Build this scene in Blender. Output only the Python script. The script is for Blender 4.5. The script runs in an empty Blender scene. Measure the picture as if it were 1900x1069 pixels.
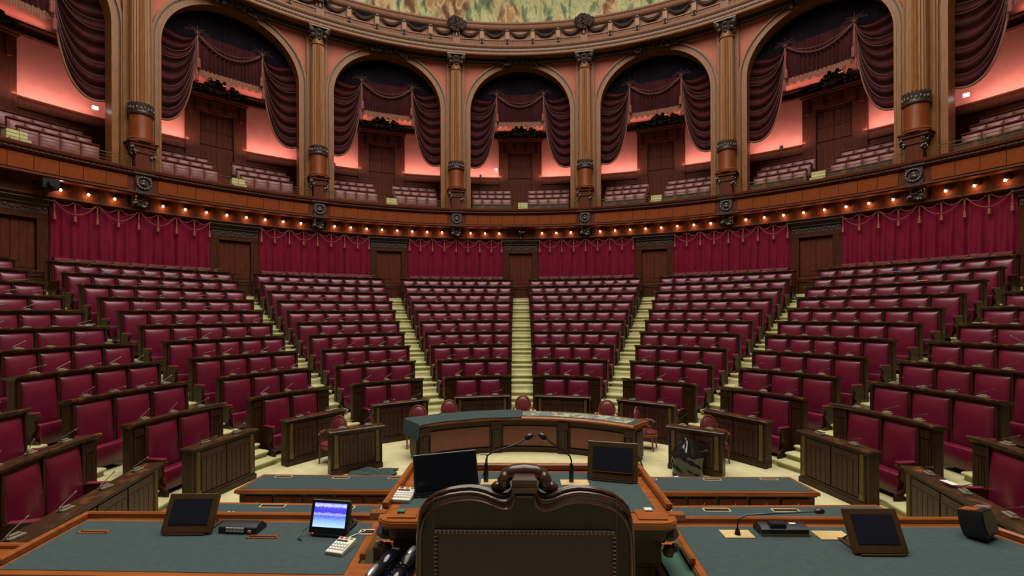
import bpy, math, random
from math import sin, cos, tan, pi, radians as RD, degrees as DG, sqrt, asin, atan2
from mathutils import Vector, Matrix
random.seed(7)
C = bpy.context.scene.collection
SC = bpy.context.scene

# ------------------------------------------------------------------ materials
def nd(nt, typ, **kw):
    n = nt.nodes.new(typ)
    for k, v in kw.items():
        if k in n.inputs.keys(): n.inputs[k].default_value = v
        else: setattr(n, k, v)
    return n
def col(c): return (c[0], c[1], c[2], 1)
def base_mat(name):
    m = bpy.data.materials.new(name); m.use_nodes = True
    nt = m.node_tree; b = nt.nodes['Principled BSDF']
    return m, nt, b
def plain(name, c, rough=.5, metal=0, spec=.5, c2=None, scale=8, bump=0, bscale=200, stretch=(1,1,1), emis=None, es=0, coat=0, detail=4, lo=.35, hi=.65, sheen=0):
    m, nt, b = base_mat(name)
    b.inputs['Base Color'].default_value = col(c); b.inputs['Roughness'].default_value = rough
    b.inputs['Metallic'].default_value = metal; b.inputs['Specular IOR Level'].default_value = spec
    if coat: b.inputs['Coat Weight'].default_value = coat; b.inputs['Coat Roughness'].default_value = .15
    if sheen: b.inputs['Sheen Weight'].default_value = sheen; b.inputs['Sheen Tint'].default_value = col([min(1, x*2.5+.05) for x in c])
    tc = nd(nt, 'ShaderNodeTexCoord'); mp = nd(nt, 'ShaderNodeMapping'); mp.inputs['Scale'].default_value = stretch
    nt.links.new(tc.outputs['Object'], mp.inputs['Vector'])
    if c2 is not None:
        n = nd(nt, 'ShaderNodeTexNoise', Scale=scale, Detail=detail); nt.links.new(mp.outputs[0], n.inputs['Vector'])
        r = nd(nt, 'ShaderNodeValToRGB'); r.color_ramp.elements[0].position = lo; r.color_ramp.elements[1].position = hi
        r.color_ramp.elements[0].color = col(c); r.color_ramp.elements[1].color = col(c2)
        nt.links.new(n.outputs['Fac'], r.inputs[0]); nt.links.new(r.outputs[0], b.inputs['Base Color'])
    if bump:
        n2 = nd(nt, 'ShaderNodeTexNoise', Scale=bscale, Detail=3); nt.links.new(mp.outputs[0], n2.inputs['Vector'])
        bp = nd(nt, 'ShaderNodeBump', Strength=bump, Distance=.01); nt.links.new(n2.outputs['Fac'], bp.inputs['Height']); nt.links.new(bp.outputs[0], b.inputs['Normal'])
    if emis: b.inputs['Emission Color'].default_value = col(emis); b.inputs['Emission Strength'].default_value = es
    return m
def wood(name, c, c2, rough=.4, sc=3.5, coat=.0, st=(1, 1, .12), spec=.28):
    return plain(name, c, rough, c2=c2, scale=sc*6, stretch=st, bump=.06, bscale=60, coat=coat, detail=6, lo=.3, hi=.7, spec=spec)
M = {}
M['dark'] = wood('bench_wood', (.022, .009, .004), (.045, .018, .007), .4)
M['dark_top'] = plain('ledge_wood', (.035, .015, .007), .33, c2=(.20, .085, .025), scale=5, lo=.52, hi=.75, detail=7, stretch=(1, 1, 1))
M['stile'] = wood('stile_wood', (.085, .050, .018), (.14, .085, .030), .42)
M['plank'] = wood('plank_wood', (.030, .011, .007), (.055, .020, .011), .42)
M['rim'] = wood('orange_mahogany', (.20, .052, .011), (.31, .092, .02), .32, st=(.15, 1, 1), coat=.15)
M['column'] = wood('column_wood', (.17, .062, .016), (.25, .100, .030), .42)
M['drum'] = wood('drum_wood', (.16, .036, .009), (.21, .052, .013), .32, coat=.25)
M['panel'] = wood('parapet_panel_wood', (.15, .030, .004), (.205, .044, .007), .6, st=(.4, .4, 1), spec=.12)
M['pilasterwood'] = wood('pale_pilaster_wood', (.30, .15, .09), (.37, .19, .12), .5)
M['gallery'] = wood('gallery_wood', (.062, .014, .007), (.105, .025, .011), .6, spec=.12)
M['wall'] = wood('wall_wood', (.038, .010, .004), (.072, .020, .007), .6, spec=.12)
M['carved'] = plain('carved_dark_oak', (.028, .017, .013), .35, c2=(.058, .034, .025), scale=30, spec=.6)
M['entab'] = wood('entablature_wood', (.21, .095, .055), (.28, .135, .080), .5, st=(.4, .4, .4))
M['leather'] = plain('crimson_leather', (.115, .004, .023), .36, spec=.5, c2=(.136, .006, .028), scale=3, bump=.04, bscale=160, coat=.22)
M['leather_top'] = plain('crimson_leather_worn', (.19, .014, .034), .34, spec=.55, c2=(.23, .019, .040), scale=5, coat=.4)
M['wallleather'] = plain('dull_red_leather', (.10, .014, .018), .6, spec=.2, c2=(.125, .019, .022), scale=5)
M['mauve'] = plain('mauve_leather', (.21, .088, .092), .42, spec=.4, c2=(.26, .115, .118), scale=4)
M['chairleather'] = plain('chair_leather', (.13, .020, .026), .38, spec=.5, c2=(.16, .026, .031), scale=6)
M['chairwood'] = wood('chair_wood', (.13, .042, .018), (.20, .068, .028), .3)
M['velvet'] = plain('crimson_velvet', (.135, .004, .022), .85, spec=.15, c2=(.18, .006, .030), scale=6, stretch=(1, 1, .2), sheen=.35)
M['maroon'] = plain('maroon_velvet', (.040, .008, .011), .85, spec=.12, c2=(.058, .011, .015), scale=6, stretch=(1, 1, .3), sheen=.25)
M['fringe'] = plain('braided_fringe', (.19, .075, .048), .8, c2=(.26, .11, .07), scale=60)
M['rope'] = plain('pink_brown_rope', (.26, .075, .065), .8, c2=(.19, .045, .04), scale=80)
M['rope_dark'] = plain('maroon_rope', (.11, .035, .032), .8, c2=(.07, .022, .022), scale=80)
M['staircarpet'] = plain('green_cream_carpet', (.46, .43, .22), .95, spec=.1, c2=(.52, .49, .26), scale=5, bump=.25, bscale=260)
M['carpet'] = plain('cream_carpet', (.52, .475, .27), .95, spec=.1, c2=(.58, .53, .31), scale=5, bump=.25, bscale=260)
M['baize'] = plain('blue_grey_baize', (.040, .060, .064), .85, spec=.15, c2=(.048, .070, .073), scale=25, bump=.12, bscale=500)
M['greenboard'] = plain('green_baize', (.06, .12, .095), .85, spec=.15, c2=(.07, .135, .105), scale=9)
M['salmon'] = plain('salmon_plaster', (.46, .135, .088), .8, c2=(.42, .12, .08), scale=3)
M['pink'] = plain('pink_silk', (.66, .22, .17), .75, c2=(.60, .19, .15), scale=2.2)
M['cavity'] = plain('dark_cavity_shade', (.013, .009, .014), .95, spec=.05, c2=(.008, .006, .010), scale=1)  # shade of the arch recesses and openings put into a near-black colour
M['neck'] = plain('gooseneck_metal', (.10, .085, .075), .4, metal=.4)
M['mapinlay'] = plain('pale_inlay', (.13, .18, .17), .5, c2=(.42, .40, .28), scale=7, lo=.5, hi=.56)
M['black'] = plain('black_plastic', (.010, .010, .012), .35)
M['blackgloss'] = plain('black_gloss', (.004, .005, .008), .08, spec=.6)
M['screen'] = plain('dark_screen', (.012, .013, .022), .28)
M['bronze'] = plain('bronze_frame', (.085, .045, .018), .35, metal=.3, c2=(.07, .035, .014), scale=12)
M['brass'] = plain('brass', (.24, .165, .055), .42, metal=.7)
M['brassplate'] = plain('brass_plate', (.76, .58, .27), .42, metal=.4, c2=(.7, .52, .23), scale=30)
M['silver'] = plain('brushed_silver', (.45, .45, .45), .32, metal=.8)
M['grey'] = plain('grey_console', (.14, .12, .085), .45, c2=(.22, .18, .12), scale=40)
M['white'] = plain('white_plastic', (.62, .60, .52), .5)
M['paper'] = plain('white_paper', (.68, .68, .62), .8)
M['bluepaper'] = plain('blue_folder', (.18, .27, .50), .7)
M['yellow'] = plain('yellow_paper', (.55, .42, .12), .7)
M['redkey'] = plain('red_key', (.55, .03, .05), .4); M['orangekey'] = plain('orange_key', (.7, .22, .03), .4); M['greenkey'] = plain('green_key', (.28, .45, .08), .4)
M['teal'] = plain('teal_eraser', (.01, .16, .13), .5)
M['navy'] = plain('navy_gloss', (.003, .004, .011), .15, spec=.7)
M['bag'] = plain('black_bin_liner', (.010, .010, .010), .19, spec=.7, bump=.25, bscale=9)
M['throne'] = wood('throne_wood', (.018, .012, .006), (.033, .022, .010), .38)
M['throne_edge'] = wood('throne_edge_wood', (.040, .017, .011), (.070, .030, .019), .25, coat=.3)
M['throneleather'] = plain('throne_leather', (.026, .008, .012), .5, c2=(.032, .010, .014), scale=8, bump=.08)
M['nail'] = plain('brass_nail', (.15, .11, .07), .33, metal=.85)
M['govpanel'] = plain('red_brown_leatherette', (.14, .038, .030), .5, c2=(.16, .045, .034), scale=5)
M['bulb'] = plain('lit_bulb', (1, .8, .6), .4, emis=(1, .62, .34), es=16)
M['led'] = plain('red_led', (.8, .02, .02), .4, emis=(1, .02, .03), es=3)
M['exitlamp'] = plain('lit_white_lamp', (.9, .9, .9), .4, emis=(.85, .9, 1), es=5)
M['clearglass'] = plain('clear_plastic', (.5, .52, .5), .15)
M['slotframe'] = plain('pale_brass_frame', (.62, .52, .30), .45, metal=.2)
M['gold'] = plain('gold_band', (.46, .30, .08), .5, c2=(.54, .38, .13), scale=6)

def painting():
    m, nt, b = base_mat('painted_frieze'); b.inputs['Roughness'].default_value = .7
    tc = nd(nt, 'ShaderNodeTexCoord'); mp = nd(nt, 'ShaderNodeMapping'); mp.inputs['Scale'].default_value = (1, 1, .42)
    nt.links.new(tc.outputs['Object'], mp.inputs['Vector'])
    def ramp(scale, dist, detail, stops):
        n = nd(nt, 'ShaderNodeTexNoise', Scale=scale, Detail=detail, Distortion=dist); nt.links.new(mp.outputs[0], n.inputs['Vector'])
        r = nd(nt, 'ShaderNodeValToRGB'); e = r.color_ramp.elements
        e[0].position, e[0].color = stops[0][0], col(stops[0][1]); e[1].position, e[1].color = stops[-1][0], col(stops[-1][1])
        for p, c in stops[1:-1]: q = e.new(p); q.color = col(c)
        nt.links.new(n.outputs['Fac'], r.inputs[0]); return r
    g = ramp(2.3, .5, 8, ((.34, (.07, .11, .06)), (.43, (.24, .30, .14)), (.49, (.62, .58, .30)), (.53, (.34, .38, .18)), (.60, (.66, .56, .28)), (.70, (.30, .30, .12))))
    w_ = ramp(2.6, .4, 8, ((.36, (.12, .05, .02)), (.46, (.36, .17, .07)), (.53, (.62, .50, .26)), (.62, (.42, .22, .09))))
    s_ = ramp(.75, .2, 2, ((.50, (0, 0, 0)), (.56, (1, 1, 1))))
    mx = nd(nt, 'ShaderNodeMix', data_type='RGBA'); nt.links.new(s_.outputs[0], mx.inputs[0]); nt.links.new(g.outputs[0], mx.inputs[6]); nt.links.new(w_.outputs[0], mx.inputs[7])
    nt.links.new(mx.outputs[2], b.inputs['Base Color'])
    return m
M['painting'] = painting()
def bluescreen():
    m, nt, b = base_mat('lit_blue_screen'); b.inputs['Base Color'].default_value = (0, 0, 0, 1); b.inputs['Roughness'].default_value = .3
    tc = nd(nt, 'ShaderNodeTexCoord'); sx = nd(nt, 'ShaderNodeSeparateXYZ'); nt.links.new(tc.outputs['Generated'], sx.inputs[0])
    r = nd(nt, 'ShaderNodeValToRGB'); e = r.color_ramp.elements
    e[0].position = 0; e[0].color = (.45, .68, 1, 1); e[1].position = 1; e[1].color = (.22, .22, 1, 1)
    for p, c in ((.25, (.26, .48, 1, 1)), (.46, (.09, .12, .85, 1)), (.55, (.4, .44, 1, 1)), (.62, (.06, .05, .6, 1)), (.82, (.08, .07, .7, 1)), (.9, (.6, .65, 1, 1))):
        q = e.new(p); q.color = c
    n = nd(nt, 'ShaderNodeTexNoise', Scale=14, Detail=4); nt.links.new(tc.outputs['Generated'], n.inputs['Vector'])
    ma = nd(nt, 'ShaderNodeMath', operation='MULTIPLY_ADD'); nt.links.new(n.outputs['Fac'], ma.inputs[0]); ma.inputs[1].default_value = .16; 
    ad = nd(nt, 'ShaderNodeMath', operation='ADD'); ad.inputs[1].default_value = -.08; nt.links.new(sx.outputs['Z'], ad.inputs[0]); nt.links.new(ad.outputs[0], ma.inputs[2])
    nt.links.new(ma.outputs[0], r.inputs[0]); nt.links.new(r.outputs[0], b.inputs['Emission Color']); b.inputs['Emission Strength'].default_value = 1.3
    return m
M['bluescreen'] = bluescreen()

# ------------------------------------------------------------------ mesh builder
def P(R, th, z): return (R*sin(th), R*cos(th), z)      # th in radians, 0 = +Y, positive to the right
class MB:
    def __init__(s, T=None): s.v = []; s.f = []; s.T = T
    def add(s, vs, fs, T=None):
        o = len(s.v)
        for p in vs:
            p = Vector(p)
            if T is not None: p = T @ p
            if s.T is not None: p = s.T @ p
            s.v.append(p)
        s.f += [tuple(i+o for i in f) for f in fs]
    def box(s, c, d, rz=0, T=None, ch=0):
        x, y, z = d[0]/2, d[1]/2, d[2]/2
        m = Matrix.Translation(c) @ Matrix.Rotation(rz, 4, 'Z')
        if T is not None: m = T @ m
        if ch <= 0:
            vs = [(-x,-y,-z),(x,-y,-z),(x,y,-z),(-x,y,-z),(-x,-y,z),(x,-y,z),(x,y,z),(-x,y,z)]
            s.add(vs, [(0,3,2,1),(4,5,6,7),(0,1,5,4),(1,2,6,5),(2,3,7,6),(3,0,4,7)], m)
        else:
            vs = []
            for zz, k in ((-z, 1), (-z+ch, 0), (z-ch, 0), (z, 1)):
                a, b_ = x-ch*k, y-ch*k
                for (px, py, qx, qy) in ((-a,-b_,1,0),(a,-b_,-1,0),(a,b_,-1,0),(-a,b_,1,0)): vs.append((px, py, zz))
            fs = [(3,2,1,0),(12,13,14,15)]
            for r in range(3):
                for i in range(4): fs.append((r*4+i, r*4+(i+1)%4, r*4+4+(i+1)%4, r*4+4+i))
            s.add(vs, fs, m)
    def prism(s, pts, t, T=None):
        """outline pts in local XZ, thickness t along Y (centred)"""
        n = len(pts)
        vs = [(p[0], -t/2, p[1]) for p in pts]+[(p[0], t/2, p[1]) for p in pts]
        fs = [tuple(range(n)), tuple(range(2*n-1, n-1, -1))]+[(i, n+i, n+(i+1) % n, (i+1) % n) for i in range(n)]
        s.add(vs, fs, T)
    def sweep(s, prof, t0, t1, n, close=True, R0=0, zf=None):
        """revolve closed profile [(R,z)] from t0 to t1 about world z (polar); R0 subtracts from local y"""
        k = len(prof); vs = []
        for i in range(n+1):
            t = t0+(t1-t0)*i/n
            for (R, z) in prof:
                p = P(R, t, z); vs.append((p[0], p[1]-R0, p[2]))
        fs = []
        for i in range(n):
            for j in range(k if close else k-1):
                a, b = i*k+j, i*k+(j+1) % k
                fs.append((a, a+k, b+k, b))
        if close: fs += [tuple(range(k)), tuple(n*k+j for j in reversed(range(k)))]
        s.add(vs, fs)
    def arcbox(s, Ra, Rb, t0, t1, z0, z1, n=8, R0=0):
        s.sweep([(Ra, z0), (Rb, z0), (Rb, z1), (Ra, z1)], t0, t1, n, R0=R0)
    def tube(s, pts, r, n=6, cap=True, radii=None, T=None):
        pts = [Vector(p) for p in pts]; vs = []; N = len(pts)
        prev = None
        for i, p in enumerate(pts):
            d = (pts[min(i+1, N-1)]-pts[max(i-1, 0)])
            if d.length < 1e-9: d = Vector((0, 0, 1))
            d.normalize()
            if prev is None: a = d.orthogonal().normalized()
            else:
                a = prev-d*prev.dot(d); a = a.normalized() if a.length > 1e-6 else d.orthogonal().normalized()
            prev = a; b = d.cross(a); rr = radii[i] if radii else r
            for j in range(n):
                q = 2*pi*j/n; vs.append(p+a*cos(q)*rr+b*sin(q)*rr)
        fs = [(i*n+j, i*n+(j+1) % n, (i+1)*n+(j+1) % n, (i+1)*n+j) for i in range(N-1) for j in range(n)]
        if cap: fs += [tuple(reversed(range(n))), tuple((N-1)*n+j for j in range(n))]
        s.add(vs, fs, T)
    def lathe(s, prof, n=16, T=None, flute=0, nf=0):
        vs = []; k = len(prof)
        for (r, z, *fl) in prof:
            for j in range(n):
                q = 2*pi*j/n; rr = r
                if nf and fl and fl[0]: rr = r*(1-flute*(.5-.5*cos(q*nf)))
                vs.append((rr*cos(q), rr*sin(q), z))
        fs = [(i*n+j, i*n+(j+1) % n, (i+1)*n+(j+1) % n, (i+1)*n+j) for i in range(k-1) for j in range(n)]
        fs += [tuple(reversed(range(n))), tuple((k-1)*n+j for j in range(n))]
        s.add(vs, fs, T)
    def ball(s, c, r, n=8, m=5, sc=(1, 1, 1)):
        vs = [(0, 0, -1)]; fs = []
        for i in range(1, m):
            a = -pi/2+pi*i/m
            for j in range(n): vs.append((cos(a)*cos(2*pi*j/n), cos(a)*sin(2*pi*j/n), sin(a)))
        vs.append((0, 0, 1)); L = len(vs)-1
        for j in range(n): fs.append((0, 1+(j+1) % n, 1+j)); fs.append((L, L-n+j, L-n+(j+1) % n))
        for i in range(m-2):
            for j in range(n): fs.append((1+i*n+j, 1+i*n+(j+1) % n, 1+(i+1)*n+(j+1) % n, 1+(i+1)*n+j))
        s.add([(c[0]+x*r*sc[0], c[1]+y*r*sc[1], c[2]+z*r*sc[2]) for x, y, z in vs], fs)
    def grid(s, fn, nu, nv, T=None, thick=None):
        vs = [fn(i/nu, j/nv) for i in range(nu+1) for j in range(nv+1)]
        fs = [(i*(nv+1)+j, (i+1)*(nv+1)+j, (i+1)*(nv+1)+j+1, i*(nv+1)+j+1) for i in range(nu) for j in range(nv)]
        if thick is not None:
            o = len(vs); tv = Vector(thick)
            vs = vs+[tuple(Vector(p)+tv) for p in vs]
            fs = fs+[tuple(o+i for i in reversed(f)) for f in fs]
            W = nv+1
            for i in range(nu):
                a, b = i*W, (i+1)*W; fs.append((a, a+o, b+o, b)); a, b = i*W+nv, (i+1)*W+nv; fs.append((b, b+o, a+o, a))
            for j in range(nv):
                a, b = j, j+1; fs.append((b, b+o, a+o, a)); a, b = nu*W+j, nu*W+j+1; fs.append((a, a+o, b+o, b))
        s.add(vs, fs, T)
    def pad(s, w, h, d, T=None, n=12, e=5, back=.02):
        """bulged cushion, front face towards -Y, centred in x and z, back plane at y=0"""
        def fn(u, v):
            a = sin((u-.5)*pi); b = sin((v-.5)*pi)
            bu = ((1-abs(a)**e)*(1-abs(b)**e)); bu = bu**.5 if bu > 0 else 0
            return (a*w/2, -d*(.55*bu+.45*bu*(1-a*a*.6)*(1-b*b*.6)), b*h/2)
        s.grid(fn, n, n, T)
        x, z = w/2, h/2
        s.add([(-x,0,-z),(x,0,-z),(x,back,-z),(-x,back,-z),(-x,0,z),(x,0,z),(x,back,z),(-x,back,z)], [(0,3,2,1),(4,5,6,7),(1,2,6,5),(2,3,7,6),(3,0,4,7)], T)
    def mesh(s, name):
        me = bpy.data.meshes.new(name); me.from_pydata([tuple(p) for p in s.v], [], s.f); me.validate(); 
        import bmesh
        bm = bmesh.new(); bm.from_mesh(me); bmesh.ops.recalc_face_normals(bm, faces=bm.faces); bm.to_mesh(me); bm.free()
        me.shade_smooth(); me.set_sharp_from_angle(angle=RD(38)); return me
    def build(s, name, mat, parent=None, loc=None, **kw):
        me = s.mesh(name); me.materials.append(M[mat] if isinstance(mat, str) else mat)
        o = bpy.data.objects.new(name, me); C.objects.link(o)
        if parent is not None: o.parent = parent
        if loc is not None: o.location = loc
        for k, v in kw.items(): o[k] = v
        return o
def empty(name, label, cat, loc=(0, 0, 0), rz=0, group=None):
    o = bpy.data.objects.new(name, None); C.objects.link(o); o.location = loc; o.rotation_euler = (0, 0, rz)
    o.empty_display_size = .1
    o['label'] = label; o['category'] = cat
    if group: o['group'] = group
    return o
def tag(o, label, cat, group=None):
    o['label'] = label; o['category'] = cat
    if group: o['group'] = group
    return o
def struct(o): o['kind'] = 'structure'; return o
KIDS = {}
def kids(o):
    return [c for c in KIDS_ALL(o)]
def KIDS_ALL(o): return list(o.children)
def dup(o, loc, rz, label, group=None):
    def cp(x, par):
        c = x.copy(); C.objects.link(c); c.parent = par
        for ch in list(x.children): cp(ch, c)
        return c
    r = cp(o, None); r.location = loc; r.rotation_euler = (0, 0, rz); r['label'] = label
    if group: r['group'] = group
    return r
def at_world(mb_fn, name, mat, R, th, z, parent=None):
    pass
ORD = ['first', 'second', 'third', 'fourth', 'fifth', 'sixth', 'seventh', 'eighth', 'ninth', 'tenth', 'eleventh', 'twelfth', 'thirteenth']
S = RD(22.5)

# ------------------------------------------------------------------ row geometry
ROWR = [6.10, 7.15, 8.28, 9.28, 10.33, 11.44, 12.42, 13.41, 14.37, 15.28, 16.06]
ROWT = [1.04, 1.50, 1.92, 2.343, 2.755, 3.155, 3.557, 3.952, 4.344, 4.73, 5.104]
HW = [.43, .34, .37, .37, .375, .39, .40, .40, .40, .40, .39]
NS = [2, 2, 3, 4, 5, 5, 6, 6, 7, 8, 9]
ROWF = [0]+[ROWT[i-1]-.96 for i in range(1, 11)]
F11 = ROWT[10]-.96
MARG = [0, .145, .025, .018, .015, .012, .012, .012, .01, .01, .01]
BLK = {k: (ORD[abs(k)-1]+' block '+('right' if k > 0 else 'left')+' of centre') for k in (-5, -4, -3, -2, -1, 1, 2, 3, 4, 5)}
def secang(k): return (k-.5)*S if k > 0 else (k+.5)*S

# ------------------------------------------------------------------ microphone meshes (shared)
def mic_meshes():
    c = MB(); c.box((0, 0, .016), (.17, .085, .032), ch=.006); c.box((0, .012, .042), (.11, .04, .026), ch=.008)
    con = c.mesh('microphone_console'); con.materials.append(M['grey'])
    gs = []
    for k, (dx, dy, up, rise) in enumerate(((.22, -.03, .07, .05), (.25, -.05, .03, .02), (-.19, -.04, .05, .10), (.16, -.05, .10, .14), (.20, .02, .05, .08), (.24, -.02, .09, .03))):
        g = MB(); x0 = -.09 if dx > 0 else .09
        p = [(x0, 0, .02), (x0, 0, .02+up*.7), (x0+dx*.1, dy*.1, .02+up), (x0+dx*.55, dy*.6, .03+up+rise*.4), (x0+dx*1.05, dy, .03+up+rise)]
        g.tube(p, .006, 5, radii=[.007, .0065, .006, .006, .0055])
        q = Vector(p[-1]); d = (q-Vector(p[-2])).normalized(); g.tube([q, q+d*.015, q+d*.04, q+d*.05], .01, 6, radii=[.006, .010, .010, .004])
        me = g.mesh('gooseneck'); me.materials.append(M['neck']); gs.append(me)
    return con, gs
MIC_CON, MIC_G = mic_meshes()
def add_mic(parent, loc, rz, k):
    o = bpy.data.objects.new('microphone', MIC_CON); C.objects.link(o); o.parent = parent; o.location = loc; o.rotation_euler = (0, 0, rz)
    g = bpy.data.objects.new('gooseneck', MIC_G[k % len(MIC_G)]); C.objects.link(g); g.parent = o
    return o

# ------------------------------------------------------------------ benches
def make_bench(i):
    R, T, F, n = ROWR[i], ROWT[i], ROWF[i], NS[i]
    ha = S/2-asin(HW[i]/R)
    root = empty('bench', '', 'bench')
    z0, zt = 0.0, T-F
    def L(r, t, z): p = P(r, t, z); return (p[0], p[1]-R, p[2])
    b = MB(); seg = max(n, 3)
    b.arcbox(R-.16, R-.02, -ha, ha, z0, zt-.085, seg*2, R0=R)
    b.arcbox(R-.19, R+.01, -ha-.001, ha+.001, z0, z0+.09, seg*2, R0=R)
    # uprights between the seats and end stiles
    m = MARG[i]*2*ha; w = (2*ha-2*m)/n
    for j in range(n+1):
        t = -ha+m+w*j
        b.arcbox(R-.195, R-.16, t-.022/R, t+.022/R, z0, zt-.085, 1, R0=R)
    if i == 1:
        for sg in (-1, 1):
            a, c = sg*(ha-m+.03/R), sg*(ha-.01)
            lo, hi = min(a, c), max(a, c)
            for k in range(4): b.arcbox(R-.175, R-.16, lo+(hi-lo)*(k+.1)/4, lo+(hi-lo)*(k+.9)/4, .12, zt-.3, 1, R0=R)
            b.arcbox(R-.18, R-.16, lo, hi, zt-.26, zt-.12, 2, R0=R)
    b.build('frame', 'dark', root)
    d = MB()
    e = .02/R
    d.sweep([(R-.235, zt-.035), (R-.235, zt-.006), (R-.222, zt), (R-.19, zt), (R+.085, zt-.04), (R+.09, zt-.06), (R+.0, zt-.07), (R-.0, zt-.09), (R-.17, zt-.09), (R-.20, zt-.065), (R-.215, zt-.04)], -ha-e, ha+e, seg*2, R0=R)
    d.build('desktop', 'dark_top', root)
    st = .47; bt = zt-.125; sb = st-.04
    chord = w*(R-.3)
    pm = MB(); pm.pad(chord*.90, bt-sb, .09); pme = pm.mesh('backrest'); pme.materials.append(M['leather'])
    sm = MB()
    # tip-up seat: top slopes, front face hangs and tapers
    W, D = chord*.94/2, .38
    prof = [(0, st-.12), (0, st-.02), (-D*.5, st+.012), (-D+.03, st+.03), (-D, st+.015), (-D-.012, st-.03), (-D+.01, st-.20), (-D+.045, st-.34), (-D+.085, st-.375), (-D+.16, st-.36), (-.04, st-.18)]
    k = len(prof); vs = []
    for sx, shr in ((-1, 0), (-.93, 1), (.93, 1), (1, 0)):
        for (y, z) in prof:
            tp = 1-.20*(max(0, (st-.1-z))/.28)**1.5
            yy = y if shr else y*.97+.0; zz = z if shr else z-.008*(1 if z > st-.05 else 0)
            vs.append((sx*W*tp, yy, zz))
    fs = [(a*k+j, a*k+(j+1) % k, (a+1)*k+(j+1) % k, (a+1)*k+j) for a in range(3) for j in range(k)]+[tuple(range(k)), tuple(3*k+j for j in reversed(range(k)))]
    sm.add(vs, fs); sme = sm.mesh('seat'); sme.materials.append(M['leather'])
    for j in range(n):
        t = -ha+m+w*(j+.5)
        o = bpy.data.objects.new('backrest', pme); C.objects.link(o); o.parent = root; o.location = L(R-.19, t, (bt+sb)/2); o.rotation_euler = (RD(-4), 0, -t)
        o = bpy.data.objects.new('seat', sme); C.objects.link(o); o.parent = root; o.location = L(R-.21, t, 0); o.rotation_euler = (0, 0, -t)
    # end panels with padded arm
    out = [(.0, .0), (.0, .69), (-.30, .69), (-.40, .685), (-.43, .66), (-.41, .62), (-.36, .58), (-.345, .52), (-.365, .46), (-.35, .40), (-.30, .34), (-.285, .28), (-.31, .22), (-.37, .19), (-.43, .14), (-.455, .07), (-.45, 0), (-.36, 0), (-.33, .07), (-.25, .12), (-.12, .10), (-.06, 0)]
    for sg in (-1, 1):
        t = sg*(ha-m-.0/R) if i == 1 else sg*(ha-.035/R)
        Tm = Matrix.Translation(L(R-.18, t, 0)) @ Matrix.Rotation(-t, 4, 'Z') @ Matrix.Rotation(pi/2, 4, 'Z')
        q = MB(); q.prism(out, .05, T=Tm); q.build('end_panel', 'dark', root)
        a = MB(); a.box((-.24, 0, .708), (.34, .065, .04), T=Tm, ch=.012); a.build('armrest', 'leather_top', root)
    # microphones for the row behind
    nm = NS[i+1] if i < 10 else 9
    for j in range(nm):
        mm = .06*2*ha; t = -ha+mm+(2*ha-2*mm)*(j+.5)/nm
        add_mic(root, L(R-.03, t, zt-.026), -t+random.uniform(-.25, .25), random.randrange(6))
    return root
def make_front_desk():
    i = 0; R = ROWR[0]; T = ROWT[0]; ha = S/2-asin(HW[0]/R); W = 2*R*sin(ha)
    root = empty('front_desk', '', 'desk')
    panel_desk(root, W, T)
    return root
def panel_desk(root, W, T, D=.27, nm=2, curved=0, xo=0, np_=2):
    """straight desk, front towards -Y, top rear edge at y=0"""
    b = MB(); yf = -D+.05
    b.box((0, (yf-.02)/2, T/2-.03), (W-.06, abs(yf)-.02, T-.06))
    for sg in (-1, 1): b.box((sg*(W/2-.035), -D/2+.02, T/2-.02), (.07, D-.06, T-.04))
    b.build('carcass', 'dark', root)
    p = MB(); p.box((0, yf-.012, .055), (W+.0, .06, .11)); p.box((0, yf-.004, .135), (W-.1, .035, .05)); p.build('plinth', 'dark', root)
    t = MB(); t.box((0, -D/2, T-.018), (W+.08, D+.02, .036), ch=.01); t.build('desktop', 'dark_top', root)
    mo = MB(); mo.box((0, yf+.0, T-.065), (W+.02, .05, .055)); mo.build('moulding', 'dark', root)
    rx_ = xo
    iw = W-.34
    for q in range(np_):
        f = MB(); c0 = -iw/2+iw*(q+.5)/np_; w = iw/np_-.03
        nn = 5
        for k in range(nn): f.box((c0-w/2+w*(k+.5)/nn, yf-.004, T*.47), (w/nn-.012, .03, T-.42), ch=.005)
        f.build('plank_panel', 'plank', root)
        f = MB(); f.box((c0, yf-.004, T-.17), (w, .028, .11)); f.box((c0, yf-.008, T-.235), (w+.02, .035, .014)); f.build('rail', 'plank', root)
    for sg in (-1, 1):
        s_ = MB(); x = sg*(W/2-.115); s_.box((x, yf-.012, T/2+.03), (.075, .04, T-.24), ch=.008); s_.box((x, yf-.016, .20), (.09, .05, .09)); s_.box((x-.018, yf-.034, T/2+.06), (.012, .008, T-.34)); s_.box((x+.018, yf-.034, T/2+.06), (.012, .008, T-.34)); s_.build('stile', 'stile', root)
    for j in range(nm):
        add_mic(root, (((j+.5)/nm-.5)*W if nm > 1 else 0, -.12, T), random.uniform(-.3, .3), random.randrange(6))
frontproto = None
rows_for = {1: 10, 2: 10, 3: 10, 4: 10, 5: 3}
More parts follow.
